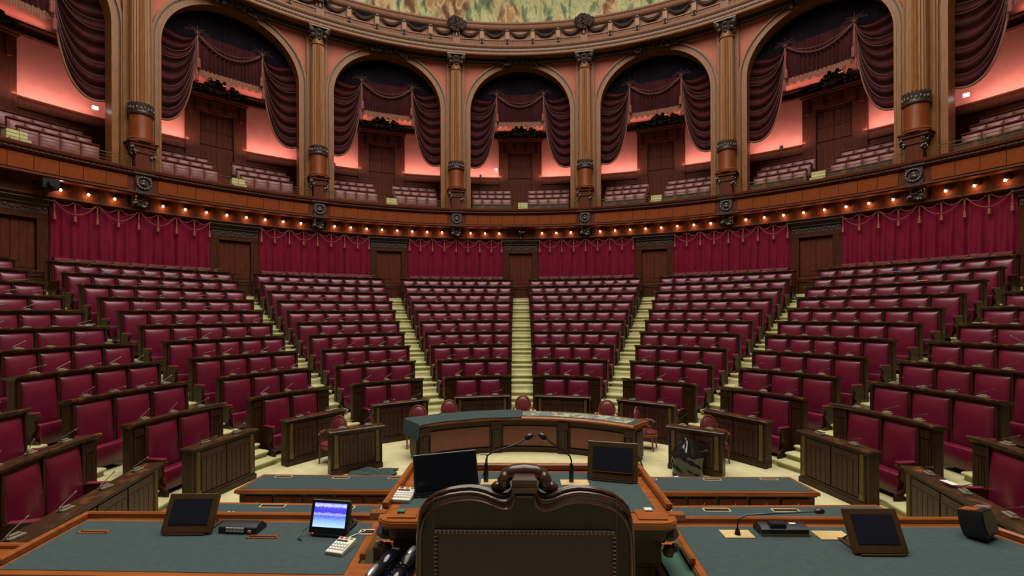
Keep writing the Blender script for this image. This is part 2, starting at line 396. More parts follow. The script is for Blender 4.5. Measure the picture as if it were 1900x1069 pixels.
for i in range(0, 11):
    proto = None
    for k in (-1, 1, -2, 2, -3, 3, -4, 4, -5, 5):
        if i > rows_for[abs(k)]: continue
        th = secang(k); R = ROWR[i]
        if i == 0 and abs(k) == 5:
            o = empty('front_desk', '', 'desk'); Wl = 2*R*sin(S/2-asin(HW[0]/R)); panel_desk(o, Wl*1.95, ROWT[0], nm=4, np_=4)
            for ch in o.children: ch.location.x += (1 if k > 0 else -1)*Wl*.475
        elif proto is None:
            proto = make_bench(i) if i else make_front_desk(); o = proto
        else: o = dup(proto, (0, 0, 0), 0, '')
        o.location = P(R, th, ROWF[i]); o.rotation_euler = (0, 0, -th)
        if i == 0:
            if abs(k) == 5: o.rotation_euler = (0, 0, -th)
            o['label'] = ('long' if abs(k) == 5 else 'short')+' dark wooden front desk with plank panels, foot of the '+BLK[k]; o['group'] = 'plank-fronted desks around the arena'
        else:
            rn = 'front row' if i == 1 else ('topmost row' if i == 10 else ORD[i-1]+' row from the front')
            o['label'] = 'crimson leather bench, '+rn+', '+BLK[k]; o['group'] = 'curved crimson benches of the hemicycle'
# wall bench (row 11)
RW = 17.02
def make_wallbench():
    root = empty('wall_bench', '', 'bench'); ha = RD(19.3-3.1)/2; n = 9
    b = MB(); b.arcbox(RW, RW+.14, -ha, ha, 0, 1.17, 18, R0=RW); b.arcbox(RW-.45, RW, -ha, ha, .05, .38, 18, R0=RW); b.build('frame', 'dark', root)
    w = 2*ha/n; pm = MB(); pm.pad(w*RW*.97, .66, .07); me = pm.mesh('backrest'); me.materials.append(M['wallleather'])
    s_ = MB(); s_.arcbox(RW-.50, RW-.02, -ha, ha, .38, .47, 18, R0=RW); s_.build('seat', 'leather', root)
    for j in range(n):
        t = -ha+w*(j+.5); p = P(RW, t, .84)
        o = bpy.data.objects.new('backrest', me); C.objects.link(o); o.parent = root; o.location = (p[0], p[1]-RW, p[2]); o.rotation_euler = (0, 0, -t)
    return root
proto = None
for k in (-1, 1, -2, 2, -3, 3, -4, 4):
    th = secang(k)
    if proto is None: proto = make_wallbench(); o = proto
    else: o = dup(proto, (0, 0, 0), 0, '')
    o.location = P(RW, th, F11); o.rotation_euler = (0, 0, -th)
    o['label'] = 'low crimson wall bench under the curtain, behind the '+BLK[k]; o['group'] = 'wall benches under the red curtains'

# ------------------------------------------------------------------ terraces and stairs, floor
fl = MB(); n = 64
fl.sweep([(0.0, -.2), (6.4, -.2), (6.4, 0), (0.0, 0)], -pi, pi, 96)
fl.sweep([(6.4, -.2), (12.5, -.2), (12.5, 0), (6.4, 0)], RD(112), RD(248), 48)
struct(fl.build('floor', 'carpet'))
te = MB(); A = RD(112)
pr = [(6.38, -.2), (6.38, .10)]
for i in range(1, 11):
    pr.append((ROWR[i], ROWF[i] if i > 1 else .10))
    nx = ROWF[i+1] if i < 10 else F11
    pr.append((ROWR[i], nx))
pr[2] = (ROWR[1], .10)
pr[3] = (ROWR[1], ROWF[2])
pr += [(20.8, F11), (20.8, -.2)]
te.sweep(pr, -A, A, 120)
ROWF1 = .10
struct(te.build('floor', 'carpet'))
def nosed(R0_, R1_, z0, z1):
    r = .03
    return [(R0_+.05, z0), (R0_+.045, z1-2.2*r), (R0_+.02, z1-2.1*r), (R0_-.005, z1-1.6*r), (R0_-.012, z1-r), (R0_-.004, z1-.4*r), (R0_+.02, z1-.05*r), (R0_+.06, z1), (R1_, z1), (R1_, z0)]
def make_stairs(a, label):
    o = MB()
    T = Matrix.Rotation(-a, 4, 'Z')
    Rs = [6.30]+[ROWR[i] for i in range(1, 11)]+[16.95]
    Fs = [.10]+[ROWF[i] for i in range(2, 11)]+[F11, F11]
    hw = .46
    for i in range(0, 10):
        for s_ in range(3):
            r0 = Rs[i]+(Rs[i+1]-Rs[i])*s_/3+(.0); r1 = Rs[i]+(Rs[i+1]-Rs[i])*(s_+1)/3+.03
            z1 = Fs[i]+(Fs[i+1]-Fs[i])*s_/3+.001
            if i == 0: z1 = (.14, .28, .41)[s_]
            pf = nosed(r0, r1, z1-.25, z1)
            k = len(pf); hw_ = hw if i else hw*1.05
            vs = [(-hw_, y, z) for y, z in pf]+[(hw_, y, z) for y, z in pf]
            fs = [tuple(range(k)), tuple(range(2*k-1, k-1, -1))]+[(j, (j+1) % k, k+(j+1) % k, k+j) for j in range(k)]
            o.add(vs, fs, T)
    # top landing edge
    pf = nosed(Rs[10], Rs[10]+.5, Fs[10]-.25, Fs[10]+.001); k = len(pf)
    vs = [(-hw, y, z) for y, z in pf]+[(hw, y, z) for y, z in pf]
    o.add(vs, [tuple(range(k)), tuple(range(2*k-1, k-1, -1))]+[(j, (j+1) % k, k+(j+1) % k, k+j) for j in range(k)], T)
    ob = o.build('aisle_staircase', 'staircarpet'); struct(ob)
for a in range(-4, 5): make_stairs(a*S, '')

# low gate at the head of each aisle
def make_gate():
    g = empty('low_gate', '', 'gate')
    b = MB(); b.box((0, 0, .30), (.86, .04, .56)); b.build('panel', 'wall', g)
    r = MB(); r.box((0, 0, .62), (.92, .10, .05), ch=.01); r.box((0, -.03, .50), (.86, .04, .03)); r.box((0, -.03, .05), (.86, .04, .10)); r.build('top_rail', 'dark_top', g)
    p = MB()
    for x in (-.40, 0, .40): p.box((x, -.03, .3), (.05, .03, .56))
    p.build('stile', 'dark', g)
    return g
proto = None
AN = {-4: 'fourth aisle left of centre', -3: 'third aisle left of centre', -2: 'second aisle left of centre', -1: 'first aisle left of centre', 0: 'central aisle', 1: 'first aisle right of centre', 2: 'second aisle right of centre', 3: 'third aisle right of centre', 4: 'fourth aisle right of centre'}
for a in (0, -1, 1, -2, 2, -3, 3):
    if proto is None: proto = make_gate(); o = proto
    else: o = dup(proto, (0, 0, 0), 0, '')
    o.location = P(16.35, a*S, F11); o.rotation_euler = (0, 0, -a*S); o['label'] = 'low dark gate at the head of the '+AN[a]; o['group'] = 'low gates at the aisle heads'

# ------------------------------------------------------------------ lower wall, doors, curtains
A = RD(101)
w = MB(); w.arcbox(17.42, 17.75, -A, A, F11-.1, 7.3, 100); struct(w.build('wall_back', 'wall'))
w = MB(); w.sweep([(17.05, 7.22), (17.0, 7.28), (17.02, 7.34), (17.10, 7.36), (17.10, 7.92), (17.7, 7.92), (17.7, 7.22)], -A, A, 120); struct(w.build('trim_1', 'wall'))
w = MB()
for k in range(-25, 26):
    t = RD(2.5)*k
    w.arcbox(17.07, 17.11, t-.0018, t+.0018, 7.36, 7.90, 1)
struct(w.build('trim_14', 'dark'))
def make_door():
    R = 17.42; H0 = F11
    d = empty('door', '', 'door')
    b = MB()
    for sg in (-1, 1): b.box((sg*.77, -.07, 1.28), (.30, .16, 2.56)); b.box((sg*.64, -.16, 1.22), (.06, .05, 2.44))
    b.box((0, -.07, 2.50), (1.84, .18, .16)); b.box((0, -.18, 2.43), (1.30, .06, .07), ch=.01); b.build('door_frame', 'wall', d)
    c = MB(); c.box((0, -.16, 2.98), (1.86, .34, .06)); c.box((0, -.12, 2.90), (1.82, .26, .10)); c.box((0, -.20, 3.03), (1.92, .42, .04)); c.build('cornice', 'carved', d)
    c = MB(); c.box((0, -.09, 2.73), (1.80, .16, .28)); 
    for k in range(11): c.ball((-.8+.16*k, -.18, 2.72+.03*sin(k*2)), .055, 6, 4, (1.2, .6, .8))
    c.build('frieze', 'carved', d)
    for sg in (-1, 1):
        l = MB(); l.box((sg*.305, -.02, 1.19), (.60, .05, 2.38))
        for k in range(3): l.box((sg*.305+(k-1)*.19, -.05, 1.55), (.165, .03, 1.5), ch=.006)
        for k in range(3): l.box((sg*.305+(k-1)*.19, -.05, .42), (.165, .03, .62), ch=.006)
        lf = l.build('door_leaf', 'gallery', d)
        h = MB(); h.tube([(sg*.06, -.06, 1.05), (sg*.06, -.11, 1.05)], .012); h.tube([(sg*.06, -.11, 1.05), (sg*.16, -.11, 1.05)], .01); h.build('handle', 'brass', lf)
    return d
proto = None
for n_, a in enumerate((0, -1, 1, -2, 2, -3, 3)):
    if proto is None: proto = make_door(); o = proto
    else: o = dup(proto, (0, 0, 0), 0, '')
    del_keys = [q for q in ('label', 'category', 'group') if q in o]
    for q in del_keys: del o[q]
    o.name = 'door_%d' % (n_+1); struct(o)
    o.location = P(17.42, a*S, F11); o.rotation_euler = (0, 0, -a*S)
    if a == 0: door0 = o
# curtains
def make_curtain():
    R0 = 17.22; ha = RD(19.42-3.08)/2; zb, zt = 5.22, 7.30
    root = empty('wall_curtain', '', 'curtain')
    rng = random.Random(3); ph = [rng.uniform(0, 6.28) for _ in range(12)]
    NV = 150
    def fn(u, v):
        t = -ha+2*ha*u; z = zt+(zb-zt)*v
        s_ = u*8; near = abs(s_-round(s_))
        am = .018+.05*v
        y = am*(sin(u*8*pi*2*2.5+ph[0]+.5*sin(v*2+u*9))+.6*sin(u*8*pi*2*4.1+ph[1]+v*1.2)+.5*sin(u*8*pi*2*1+ph[2]))
        y += .035*math.exp(-(near/.035)**2)*min(1, v*3)
        p = P(R0+y*.8, t, z); return (p[0], p[1]-17.2, p[2])
    b = MB(); b.grid(fn, 420, 10); b.build('drape', 'velvet', root)
    bd = MB(); bd.sweep([(17.12, zt-.0), (17.12, zt+.035), (17.2, zt+.035), (17.2, zt)], -ha, ha, 24, R0=17.2); bd.build('pelmet_rail', 'dark', root)
    def L(r, t, z): p = P(r, t, z); return (p[0], p[1]-17.2, p[2])
    for j in range(9):
        t = -ha+2*ha*j/8+(.004 if j == 0 else 0)-(.004 if j == 8 else 0)
        q = MB()
        ts = MB(); z = zt-.02
        for dx in (-.028, .0, .028): ts.tube([L(17.08, t+dx/17, z), L(17.09, t+dx*.6/17, z-.2), L(17.09, t+dx*.15/17, z-.46)], .008, 5)
        ts.ball(L(17.08, t, z), .045, 7, 5); ts.ball(L(17.09, t, z-.48), .035, 7, 5)
        c0 = L(17.09, t, 0)
        ts.lathe([(.020, z-.50), (.034, z-.54), (.040, z-.60), (.048, z-.70), (.044, z-.705)], 8, T=Matrix.Translation((c0[0], c0[1], 0)))
        ts.build('tassel', 'rope', root)
    r = MB()
    for j in range(8):
        t0 = -ha+2*ha*j/8; t1 = -ha+2*ha*(j+1)/8
        r.tube([L(17.07, t0+(t1-t0)*s_/10, zt-.03-.20*(1-(2*s_/10-1)**2)) for s_ in range(11)], .011, 5)
    for j in range(4):
        t0 = -ha+2*ha*j/4; t1 = -ha+2*ha*(j+1)/4
        r.tube([L(17.06, t0+(t1-t0)*s_/16, zt-.03-.46*(1-(2*s_/16-1)**2)) for s_ in range(17)], .012, 5)
    r.build('rope_swag', 'rope', root)
    return root
proto = None
for k in (-1, 1, -2, 2, -3, 3, -4, 4):
    th = secang(k)
    if proto is None: proto = make_curtain(); o = proto
    else: o = dup(proto, (0, 0, 0), 0, '')
    o.location = P(17.2, th, 0); o.rotation_euler = (0, 0, -th)
    o['label'] = 'crimson velvet curtain with tasselled ropes behind the '+BLK[k]; o['group'] = 'tasselled crimson wall curtains'

# ------------------------------------------------------------------ gallery parapet
A = RD(101)
w = MB(); w.sweep([(16.62, 7.80), (16.58, 7.84), (16.60, 7.90), (16.68, 7.92), (16.68, 8.44), (16.60, 8.47), (16.56, 8.52), (16.56, 8.58), (16.50, 8.62), (16.48, 8.70), (16.52, 8.74), (16.95, 8.74), (16.95, 8.3), (17.7, 8.2), (17.7, 7.86), (16.9, 7.80)], -A, A, 120)
struct(w.build('trim_2', 'gallery'))
w = MB()
for k in range(0, 340):
    t = -RD(85)+RD(170)*k/340
    w.arcbox(16.535, 16.565, t, t+.0055, 8.525, 8.565, 1)
struct(w.build('trim_3', 'carved'))
NP = 9
pan = None
for b_ in range(-4, 4):
    for j in range(NP):
        t0 = (b_+.5)*S; ml = RD(1.6); tw = (S-2*ml)/NP
        tc_ = t0+ml+tw*(j+.5)
        if abs(tc_) > RD(80): continue
        if pan is None:
            q = MB(); q.arcbox(16.655, 16.69, -tw/2+.0006, tw/2-.0006, 7.95, 8.42, 2, R0=16.68); pan = q.mesh('parapet_panel'); pan.materials.append(M['panel'])
        o = bpy.data.objects.new('parapet_panel', pan); C.objects.link(o); o.location = P(16.68, tc_, 0); o.rotation_euler = (0, 0, -tc_)
        side = 'right' if tc_ > 0 else 'left'
        bn = {-4: 'fourth bay left of the central arch', -3: 'third bay left of the central arch', -2: 'second bay left of the central arch', -1: 'bay under the central arch'}.get(b_, None)
        names = {-4: 'leftmost bay', -3: 'third bay left', -2: 'second bay left', -1: 'x'}
        bay = b_+1
        bayn = 'central arch' if bay == 0 else (ORD[abs(bay)-1]+' arch '+('right' if bay > 0 else 'left')+' of the central arch')
        tag(o, 'orange-brown parapet panel, %s from the left under the %s' % (ORD[j], bayn), 'panel', 'orange panels of the gallery parapet')
# wreath emblems, corbels under them
def wreath():
    e = empty('wreath_emblem', '', 'emblem'); e.scale = (1.18, 1.0, 1.1)
    b = MB(); b.box((0, .02, 0), (.42, .06, .60), ch=.01); b.box((0, -.03, .30), (.56, .12, .06)); b.box((0, -.01, -.33), (.34, .10, .07)); b.build('backplate', 'carved', e)
    r = MB()
    for k in range(18):
        q = 2*pi*k/18; r.ball((.185*sin(q), -.05, .19*cos(q)-.01), .038, 6, 4)
    r.build('wreath_ring', 'carved', e)
    r = MB(); r.ball((0, -.03, -.04), .10, 8, 6, (1, .5, .7)); r.ball((0, -.04, .05), .06, 8, 6, (1, .6, 1)); r.build('boss', 'carved', e)
    return e
def corbel():
    b = MB(); rng = random.Random(5)
    b.box((0, .03, 0), (.44, .26, .40), ch=.03); b.box((0, 0, .22), (.60, .36, .06), ch=.01)
    for k in range(16): b.ball((rng.uniform(-.22, .22), -.11+rng.uniform(-.03, .02), rng.uniform(-.20, .17)), rng.uniform(.04, .07), 6, 4)
    return b.build('carved_corbel', 'carved')
COLN = {-4: 'outermost column on the left', -3: 'third column left of the central arch', -2: 'second column left of the central arch', -1: 'first column left of the central arch', 0: 'first column right of the central arch', 1: 'second column right of the central arch', 2: 'third column right of the central arch', 3: 'outermost column on the right'}
pw = pc = None
for m in range(-4, 4):
    t = (m+.5)*S
    if abs(t) > RD(80): continue
    if pw is None: pw = wreath(); o = pw
    else: o = dup(pw, (0, 0, 0), 0, '')
    o.location = P(16.60, t, 8.22); o.rotation_euler = (0, 0, -t); o['label'] = 'dark wreath emblem on the parapet below the '+COLN[m]; o['group'] = 'wreath emblems on the gallery parapet'
    if pc is None: pc = corbel(); o = pc
    else: o = dup(pc, (0, 0, 0), 0, '')
    o.location = P(16.95, t, 7.60); o.rotation_euler = (0, 0, -t); tag(o, 'dark carved corbel under the parapet below the '+COLN[m], 'corbel', 'corbels under the parapet')

# ------------------------------------------------------------------ columns
def make_column():
    c = empty('fluted_column', '', 'column'); z0 = 8.7
    p = MB(); p.box((0, .05, .30), (.50, .62, .60)); p.box((0, .03, .88), (.84, .70, .10), ch=.015); p.box((0, .03, .97), (.92, .78, .06), ch=.01); p.box((0, .03, .62), (.60, .66, .06))
    p.box((0, .04, .75), (.62, .6, .3))
    p.build('pedestal', 'gallery', c)
    cv = MB(); rng = random.Random(2)
    for sg in (-1, 1):
        for k in range(22): cv.ball((sg*(.30+rng.uniform(-.07, .10)), -.22+rng.uniform(-.1, .1), .62+rng.uniform(-.22, .22)), rng.uniform(.03, .06), 6, 4)
    cv.build('carved_bracket', 'carved', c)
    b = MB(); b.lathe([(.44, 1.0), (.44, 1.04), (.40, 1.06), (.42, 1.10), (.40, 1.15), (.37, 1.17)], 24); b.build('base_ring', 'silver' if False else 'drum', c)
    d = MB(); d.lathe([(.365, 1.15), (.36, 1.2), (.355, 2.0)], 24); d.build('drum', 'drum', c)
    k = MB(); k.lathe([(.36, 1.98), (.42, 2.0), (.43, 2.05), (.39, 2.08), (.38, 2.22), (.40, 2.30), (.41, 2.36), (.38, 2.40), (.34, 2.42)], 24)
    for j in range(20):
        q = 2*pi*j/20; k.ball((.385*cos(q), .385*sin(q), 2.18+.03*(j % 2)), .045, 6, 4, (1, 1, 1.6)); k.ball((.39*cos(q), .39*sin(q), 2.41), .03, 5, 4)
    k.build('carved_collar', 'carved', c)
    s_ = MB(); s_.lathe([(.33, 2.38, 1), (.325, 4.5, 1), (.305, 6.6, 1), (.295, 7.08, 1)], 120, flute=.11, nf=20); s_.build('fluted_shaft', 'column', c)
    t = MB(); t.lathe([(.28, 7.05), (.33, 7.07), (.33, 7.12), (.27, 7.15), (.27, 7.32)], 20); t.build('necking', 'column', c)
    cp = MB(); cp.lathe([(.26, 7.28), (.32, 7.5), (.40, 7.72), (.36, 7.74)], 16); cp.box((0, 0, 7.78), (.92, .92, .07), ch=.01)
    for a in range(4):
        q = pi/4+a*pi/2
        for r_, z_, s2 in ((.47, 7.62, .14), (.54, 7.70, .10), (.38, 7.44, .11)): cp.ball((r_*cos(q), r_*sin(q), z_), s2, 8, 6)
        q = a*pi/2; cp.ball((.36*cos(q), .36*sin(q), 7.66), .09, 8, 6); cp.ball((.33*cos(q), .33*sin(q), 7.46), .08, 8, 6); cp.ball((.29*cos(q), .29*sin(q), 7.33), .07, 8, 6)
    cp.build('carved_capital', 'carved', c)
    return c
proto = None
for m in range(-4, 4):
    t = (m+.5)*S
    if abs(t) > RD(80): continue
    if proto is None: proto = make_column(); o = proto
    else: o = dup(proto, (0, 0, 0), 0, '')
    o.location = P(16.85, t, 8.72); o.rotation_euler = (0, 0, -t); o['label'] = 'fluted wooden column, '+COLN[m]; o['group'] = 'fluted columns between the gallery arches'

# ------------------------------------------------------------------ arch wall
OH = RD(8.85)        # half opening
ZS, ZA = 13.97, 16.40
def archz(t, grow=0):
    a = OH+grow/17.3; q = min(1, abs(t)/a); return ZS+(ZA-ZS+grow)*sqrt(max(0, 1-q*q))
for bay in range(-3, 4):
    # wall above and beside the opening
    b = MB(); N = 40; T = Matrix.Rotation(-bay*S, 4, 'Z')
    R1, R2 = 17.32, 17.75
    ts = [-OH+2*OH*(.5-.5*cos(pi*k/N)) for k in range(N+1)]
    for k in range(N):
        a, c = ts[k], ts[k+1]; za, zc = archz(a), archz(c)
        vs = [P(R1, a, za), P(R1, c, zc), P(R1, c, 17.3), P(R1, a, 17.3), P(R2, a, za), P(R2, c, zc), P(R2, c, 17.3), P(R2, a, 17.3)]
        b.add(vs, [(0,1,2,3),(7,6,5,4),(0,4,5,1),(3,2,6,7)], T)
    for sg in (-1, 1):
        a, c = sorted((sg*OH, sg*S/2)); 
        o2 = MB(); b2 = b
        vs = []; 
        b.sweep_T = None
        q = MB(); q.arcbox(R1, R2, a, c, 8.4, 17.3, 3); b.add(q.v, q.f, T)
    struct(b.build('wall_gallery', 'salmon'))
    # archivolt and jambs
    def ring(r0, g0, g1, nm, mat, r1=17.34):
        q = MB(); pts = []
        def edge(g):
            out = [(-(OH+g/17.3), 8.5), (-(OH+g/17.3), 11.0), (-(OH+g/17.3), ZS)]
            for k in range(1, 36):
                ang = pi-pi*k/36; out.append(((OH+g/17.3)*cos(ang), ZS+(ZA-ZS+g)*sin(ang)))
            out += [((OH+g/17.3), ZS), ((OH+g/17.3), 11.0), ((OH+g/17.3), 8.5)]
            return out
        e0, e1 = edge(g0), edge(g1); n_ = len(e0)
        vs = [P(r0, t, z) for t, z in e0]+[P(r0, t, z) for t, z in e1]+[P(r1, t, z) for t, z in e0]+[P(r1, t, z) for t, z in e1]
        fs = []
        for k in range(n_-1):
            fs += [(k, k+1, n_+k+1, n_+k), (2*n_+k, 3*n_+k, 3*n_+k+1, 2*n_+k+1), (k, 2*n_+k, 2*n_+k+1, k+1), (n_+k, n_+k+1, 3*n_+k+1, 3*n_+k)]
        fs += [(0, n_, 3*n_, 2*n_), (n_-1, 3*n_-1, 4*n_-1, 2*n_-1)]
        q.add(vs, fs, T); return q
    an = 'central gallery arch' if bay == 0 else (ORD[abs(bay)-1]+' gallery arch '+('right' if bay > 0 else 'left')+' of centre')
    rt = empty('arch_surround', 'golden wooden surround, '+an, 'arch surround', (0, 0, 0), 0, 'wooden surrounds of the gallery arches')
    rt.location = P(17.3, bay*S, 8.5)
    inv = Matrix.Translation(-Vector(rt.location))
    for (r0, g0, g1, nm, r1) in ((17.22, -.02, .26, 'band', 17.34), (17.16, .215, .30, 'outer_moulding', 17.34), (17.20, -.05, .03, 'inner_bead', 17.8)):
        q = ring(r0, g0, g1, nm, 'column', r1); q.v = [inv @ v for v in q.v]; q.build(nm, 'column', rt)
    q = ring(17.205, .165, .20, 'groove', 'dark', 17.34); q.v = [inv @ v for v in q.v]; q.build('groove', 'dark', rt)
    # keystone cluster
    q = MB(); rng = random.Random(bay+20)
    for k in range(70):
        u = rng.uniform(-1, 1); q.ball(P(16.98+rng.uniform(-.06, .06), RD(2.9)*u, 16.56-.24*u*u+rng.uniform(-.17, .17)*(1-.4*abs(u))), rng.uniform(.06, .10), 6, 4)
    q.v = [T @ v for v in q.v]; c0 = Vector(P(17.12, bay*S, 16.7)); q.v = [v-c0 for v in q.v]
    ko = q.build('carved_keystone', 'carved', loc=c0); tag(ko, 'carved cluster crowning the '+an, 'carving', 'carved clusters on the arch crowns')
    q = MB(); q.box((0, -.08, .06), (.34, .14, .22)); q.build('keystone_tablet', 'salmon', ko).rotation_euler = (0, 0, -bay*S)
# pilasters behind columns
pp = None
for m in range(-4, 4):
    t = (m+.5)*S
    q = MB(); q.arcbox(17.10, 17.34, t-.46/17.2, t+.46/17.2, 8.5, 16.9, 3); q.arcbox(17.05, 17.34, t-.30/17.2, t+.30/17.2, 8.5, 16.9, 2); struct(q.build('trim_4', 'column'))
# frieze under the entablature, architrave, fluted band, garland band
A = RD(88)
w = MB(); w.sweep([(17.20, 16.52), (17.16, 16.56), (17.16, 16.74), (17.20, 16.78), (17.4, 16.78), (17.4, 16.52)], -A, A, 110); struct(w.build('trim_5', 'carved'))
w = MB()
for k in range(400):
    t = -A+2*A*k/400
    if abs(t) < RD(80): w.ball(P(17.14, t, 16.65+.02*(k % 2)), .055, 5, 4, (1, 1, 1))
o = w.build('trim_6', 'carved'); struct(o)
w = MB(); w.sweep([(17.4, 16.76), (16.55, 16.60), (16.42, 16.52), (16.38, 16.56), (16.38, 16.64), (16.33, 16.68), (16.33, 16.80), (16.26, 16.84), (16.22, 16.90), (16.22, 16.96), (16.40, 16.98), (17.6, 17.0)], -A, A, 120); struct(w.build('trim_7', 'entab'))
w = MB()
for k in range(300):
    t = -RD(75)+RD(150)*k/300
    w.arcbox(16.30, 16.34, t+.001, t+.0062, 16.70, 16.78, 1)
struct(w.build('trim_8', 'carved'))
w = MB(); w.arcbox(16.47, 17.6, -A, A, 16.98, 17.30, 120); struct(w.build('trim_9', 'gallery'))
w = MB()
for k in range(900):
    t = -RD(75)+RD(150)*k/900
    w.arcbox(16.44, 16.48, t, t+.0019, 17.01, 17.25, 1)
struct(w.build('trim_10', 'entab'))
w = MB(); w.sweep([(16.42, 17.28), (16.42, 17.33), (16.54, 17.34), (16.54, 17.80), (16.42, 17.83), (16.36, 17.90), (16.34, 18.0), (16.28, 18.05), (16.28, 18.12), (16.9, 18.14), (17.6, 18.14), (17.6, 17.28)], -A, A, 120); struct(w.build('trim_11', 'entab'))
seg5 = S/5
gp = None; vp = None; bp_ = None; cl = None; dn = 0
def garland():
    b = MB(); rng = random.Random(9)
    for k in range(15):
        u = -1+2*k/14; b.ball((u*.50, -.05, .14-.28*(1-u*u)), .05+.045*(1-abs(u)), 6, 4)
        b.ball((u*.50+rng.uniform(-.02, .02), -.06, .15-.25*(1-u*u)), .03+.02*(1-abs(u)), 5, 4)
    return b.build('carved_garland', 'carved')
def pil():
    r = empty('mini_pilaster', '', 'pilaster')
    b = MB(); b.box((0, -.05, .22), (.20, .16, .50)); b.build('shaft', 'pilasterwood', r)
    b = MB(); b.ball((0, -.14, .40), .09, 6, 4, (1.3, .6, .8)); b.ball((-.07, -.14, .44), .05, 6, 4); b.ball((.07, -.14, .44), .05, 6, 4); b.build('top_carving', 'carved', r)
    b = MB(); b.box((0, -.06, -.14), (.17, .12, .22), ch=.02); b.ball((0, -.10, -.10), .09, 6, 4); b.ball((0, -.09, -.22), .07, 6, 4); b.build('foot_carving', 'carved', r)
    return r
def cluster():
    b = MB(); rng = random.Random(4)
    for k in range(85):
        q = rng.uniform(0, 6.28); r = sqrt(rng.uniform(0, 1)); b.ball((.44*r*cos(q), -.08-.12*(1-r), .34*r*sin(q)+.06), rng.uniform(.06, .10), 6, 4)
    b.box((0, 0, -.40), (.05, .1, .26)); b.ball((-.10, -.05, -.46), .05, 6, 4); b.ball((.10, -.05, -.46), .05, 6, 4)
    return b.build('carved_cluster', 'carved')
for bay in range(-3, 4):
    bn = 'central arch' if bay == 0 else (ORD[abs(bay)-1]+' arch '+('right' if bay > 0 else 'left')+' of centre')
    for j in range(5):
        t = bay*S-S/2+seg5*(j+.5)
        if abs(t) > RD(66): continue
        if gp is None: gp = garland(); o = gp
        else: o = dup(gp, (0, 0, 0), 0, '')
        o.location = P(16.47, t, 17.62); o.rotation_euler = (0, 0, -t); tag(o, 'dark carved garland, %s from the left above the %s' % (ORD[j], bn), 'garland', 'carved garlands of the upper band')
        if j in (1, 3):
            if vp is None: q = MB(); q.box((0, 0, 0), (.86, .06, .17)); vp = q.build('vent_opening', 'cavity'); o = vp
            else: o = dup(vp, (0, 0, 0), 0, '')
            o.location = P(16.53, t, 17.70); o.rotation_euler = (0, 0, -t); tag(o, 'black rectangular opening behind a garland, %s above the %s' % ('left one' if j == 1 else 'right one', bn), 'vent', 'dark openings of the upper band')
        if j < 4:
            tt = t+seg5/2
            if bp_ is None: bp_ = pil(); o = bp_
            else: o = dup(bp_, (0, 0, 0), 0, '')
            o.location = P(16.46, tt, 17.33); o.rotation_euler = (0, 0, -tt); tag(o, 'small entablature pilaster between garlands, %s from the left above the %s' % (ORD[j], bn), 'pilaster', 'small pilasters of the upper band')
for m in range(-4, 4):
    t = (m+.5)*S
    if abs(t) > RD(60): continue
    if cl is None: cl = cluster(); o = cl
    else: o = dup(cl, (0, 0, 0), 0, '')
    o.location = P(16.33, t, 17.86); o.rotation_euler = (0, 0, -t); tag(o, 'large carved bouquet above the '+COLN[m], 'carving', 'carved bouquets on the upper cornice')
    q = MB(); q.box((0, 0, 0), (.34, .12, .60)); q.build('block', 'entab', o, loc=(0, .10, -.55)) if o is cl else None
w = MB(); w.sweep([(16.9, 18.10), (16.9, 18.42), (17.3, 18.42), (17.3, 18.10)], -A, A, 110); struct(w.build('trim_12', 'gold'))
w = MB(); w.sweep([(16.95, 18.42), (16.75, 22.5), (17.1, 22.5), (17.3, 18.42)], -A, A, 110)
o = w.build('painted_frieze', 'painting'); tag(o, 'painted frieze of loose green and cream figures above the gilded band', 'painting')

# ------------------------------------------------------------------ gallery interior
A = RD(88)
w = MB(); w.sweep([(16.9, 8.25), (16.9, 8.62), (18.05, 8.62), (18.05, 9.05), (18.85, 9.05), (18.85, 9.50), (19.7, 9.50), (19.7, 9.6), (20.8, 9.6), (20.8, 8.25)], -A, A, 100); struct(w.build('floor', 'gallery'))
w = MB(); w.arcbox(20.5, 20.9, -A, A, 9.4, 17.4, 110); struct(w.build('wall_gallery_rear', 'pink'))
w = MB(); w.sweep([(20.44, 9.5), (20.44, 10.95), (20.38, 11.0), (20.40, 11.30), (20.34, 11.36), (20.34, 11.42), (20.52, 11.42), (20.52, 9.5)], -A, A, 110); struct(w.build('baseboard_gallery', 'gallery'))
w = MB(); w.sweep([(20.42, 13.68), (20.36, 13.72), (20.42, 13.78), (20.42, 14.02), (20.32, 14.08), (20.32, 14.14), (20.52, 14.14), (20.52, 13.68)], -A, A, 110); struct(w.build('trim_13', 'gallery'))
w = MB(); w.arcbox(17.7, 20.9, -A, A, 17.3, 17.5, 80); struct(w.build('ceiling_gallery', 'cavity'))
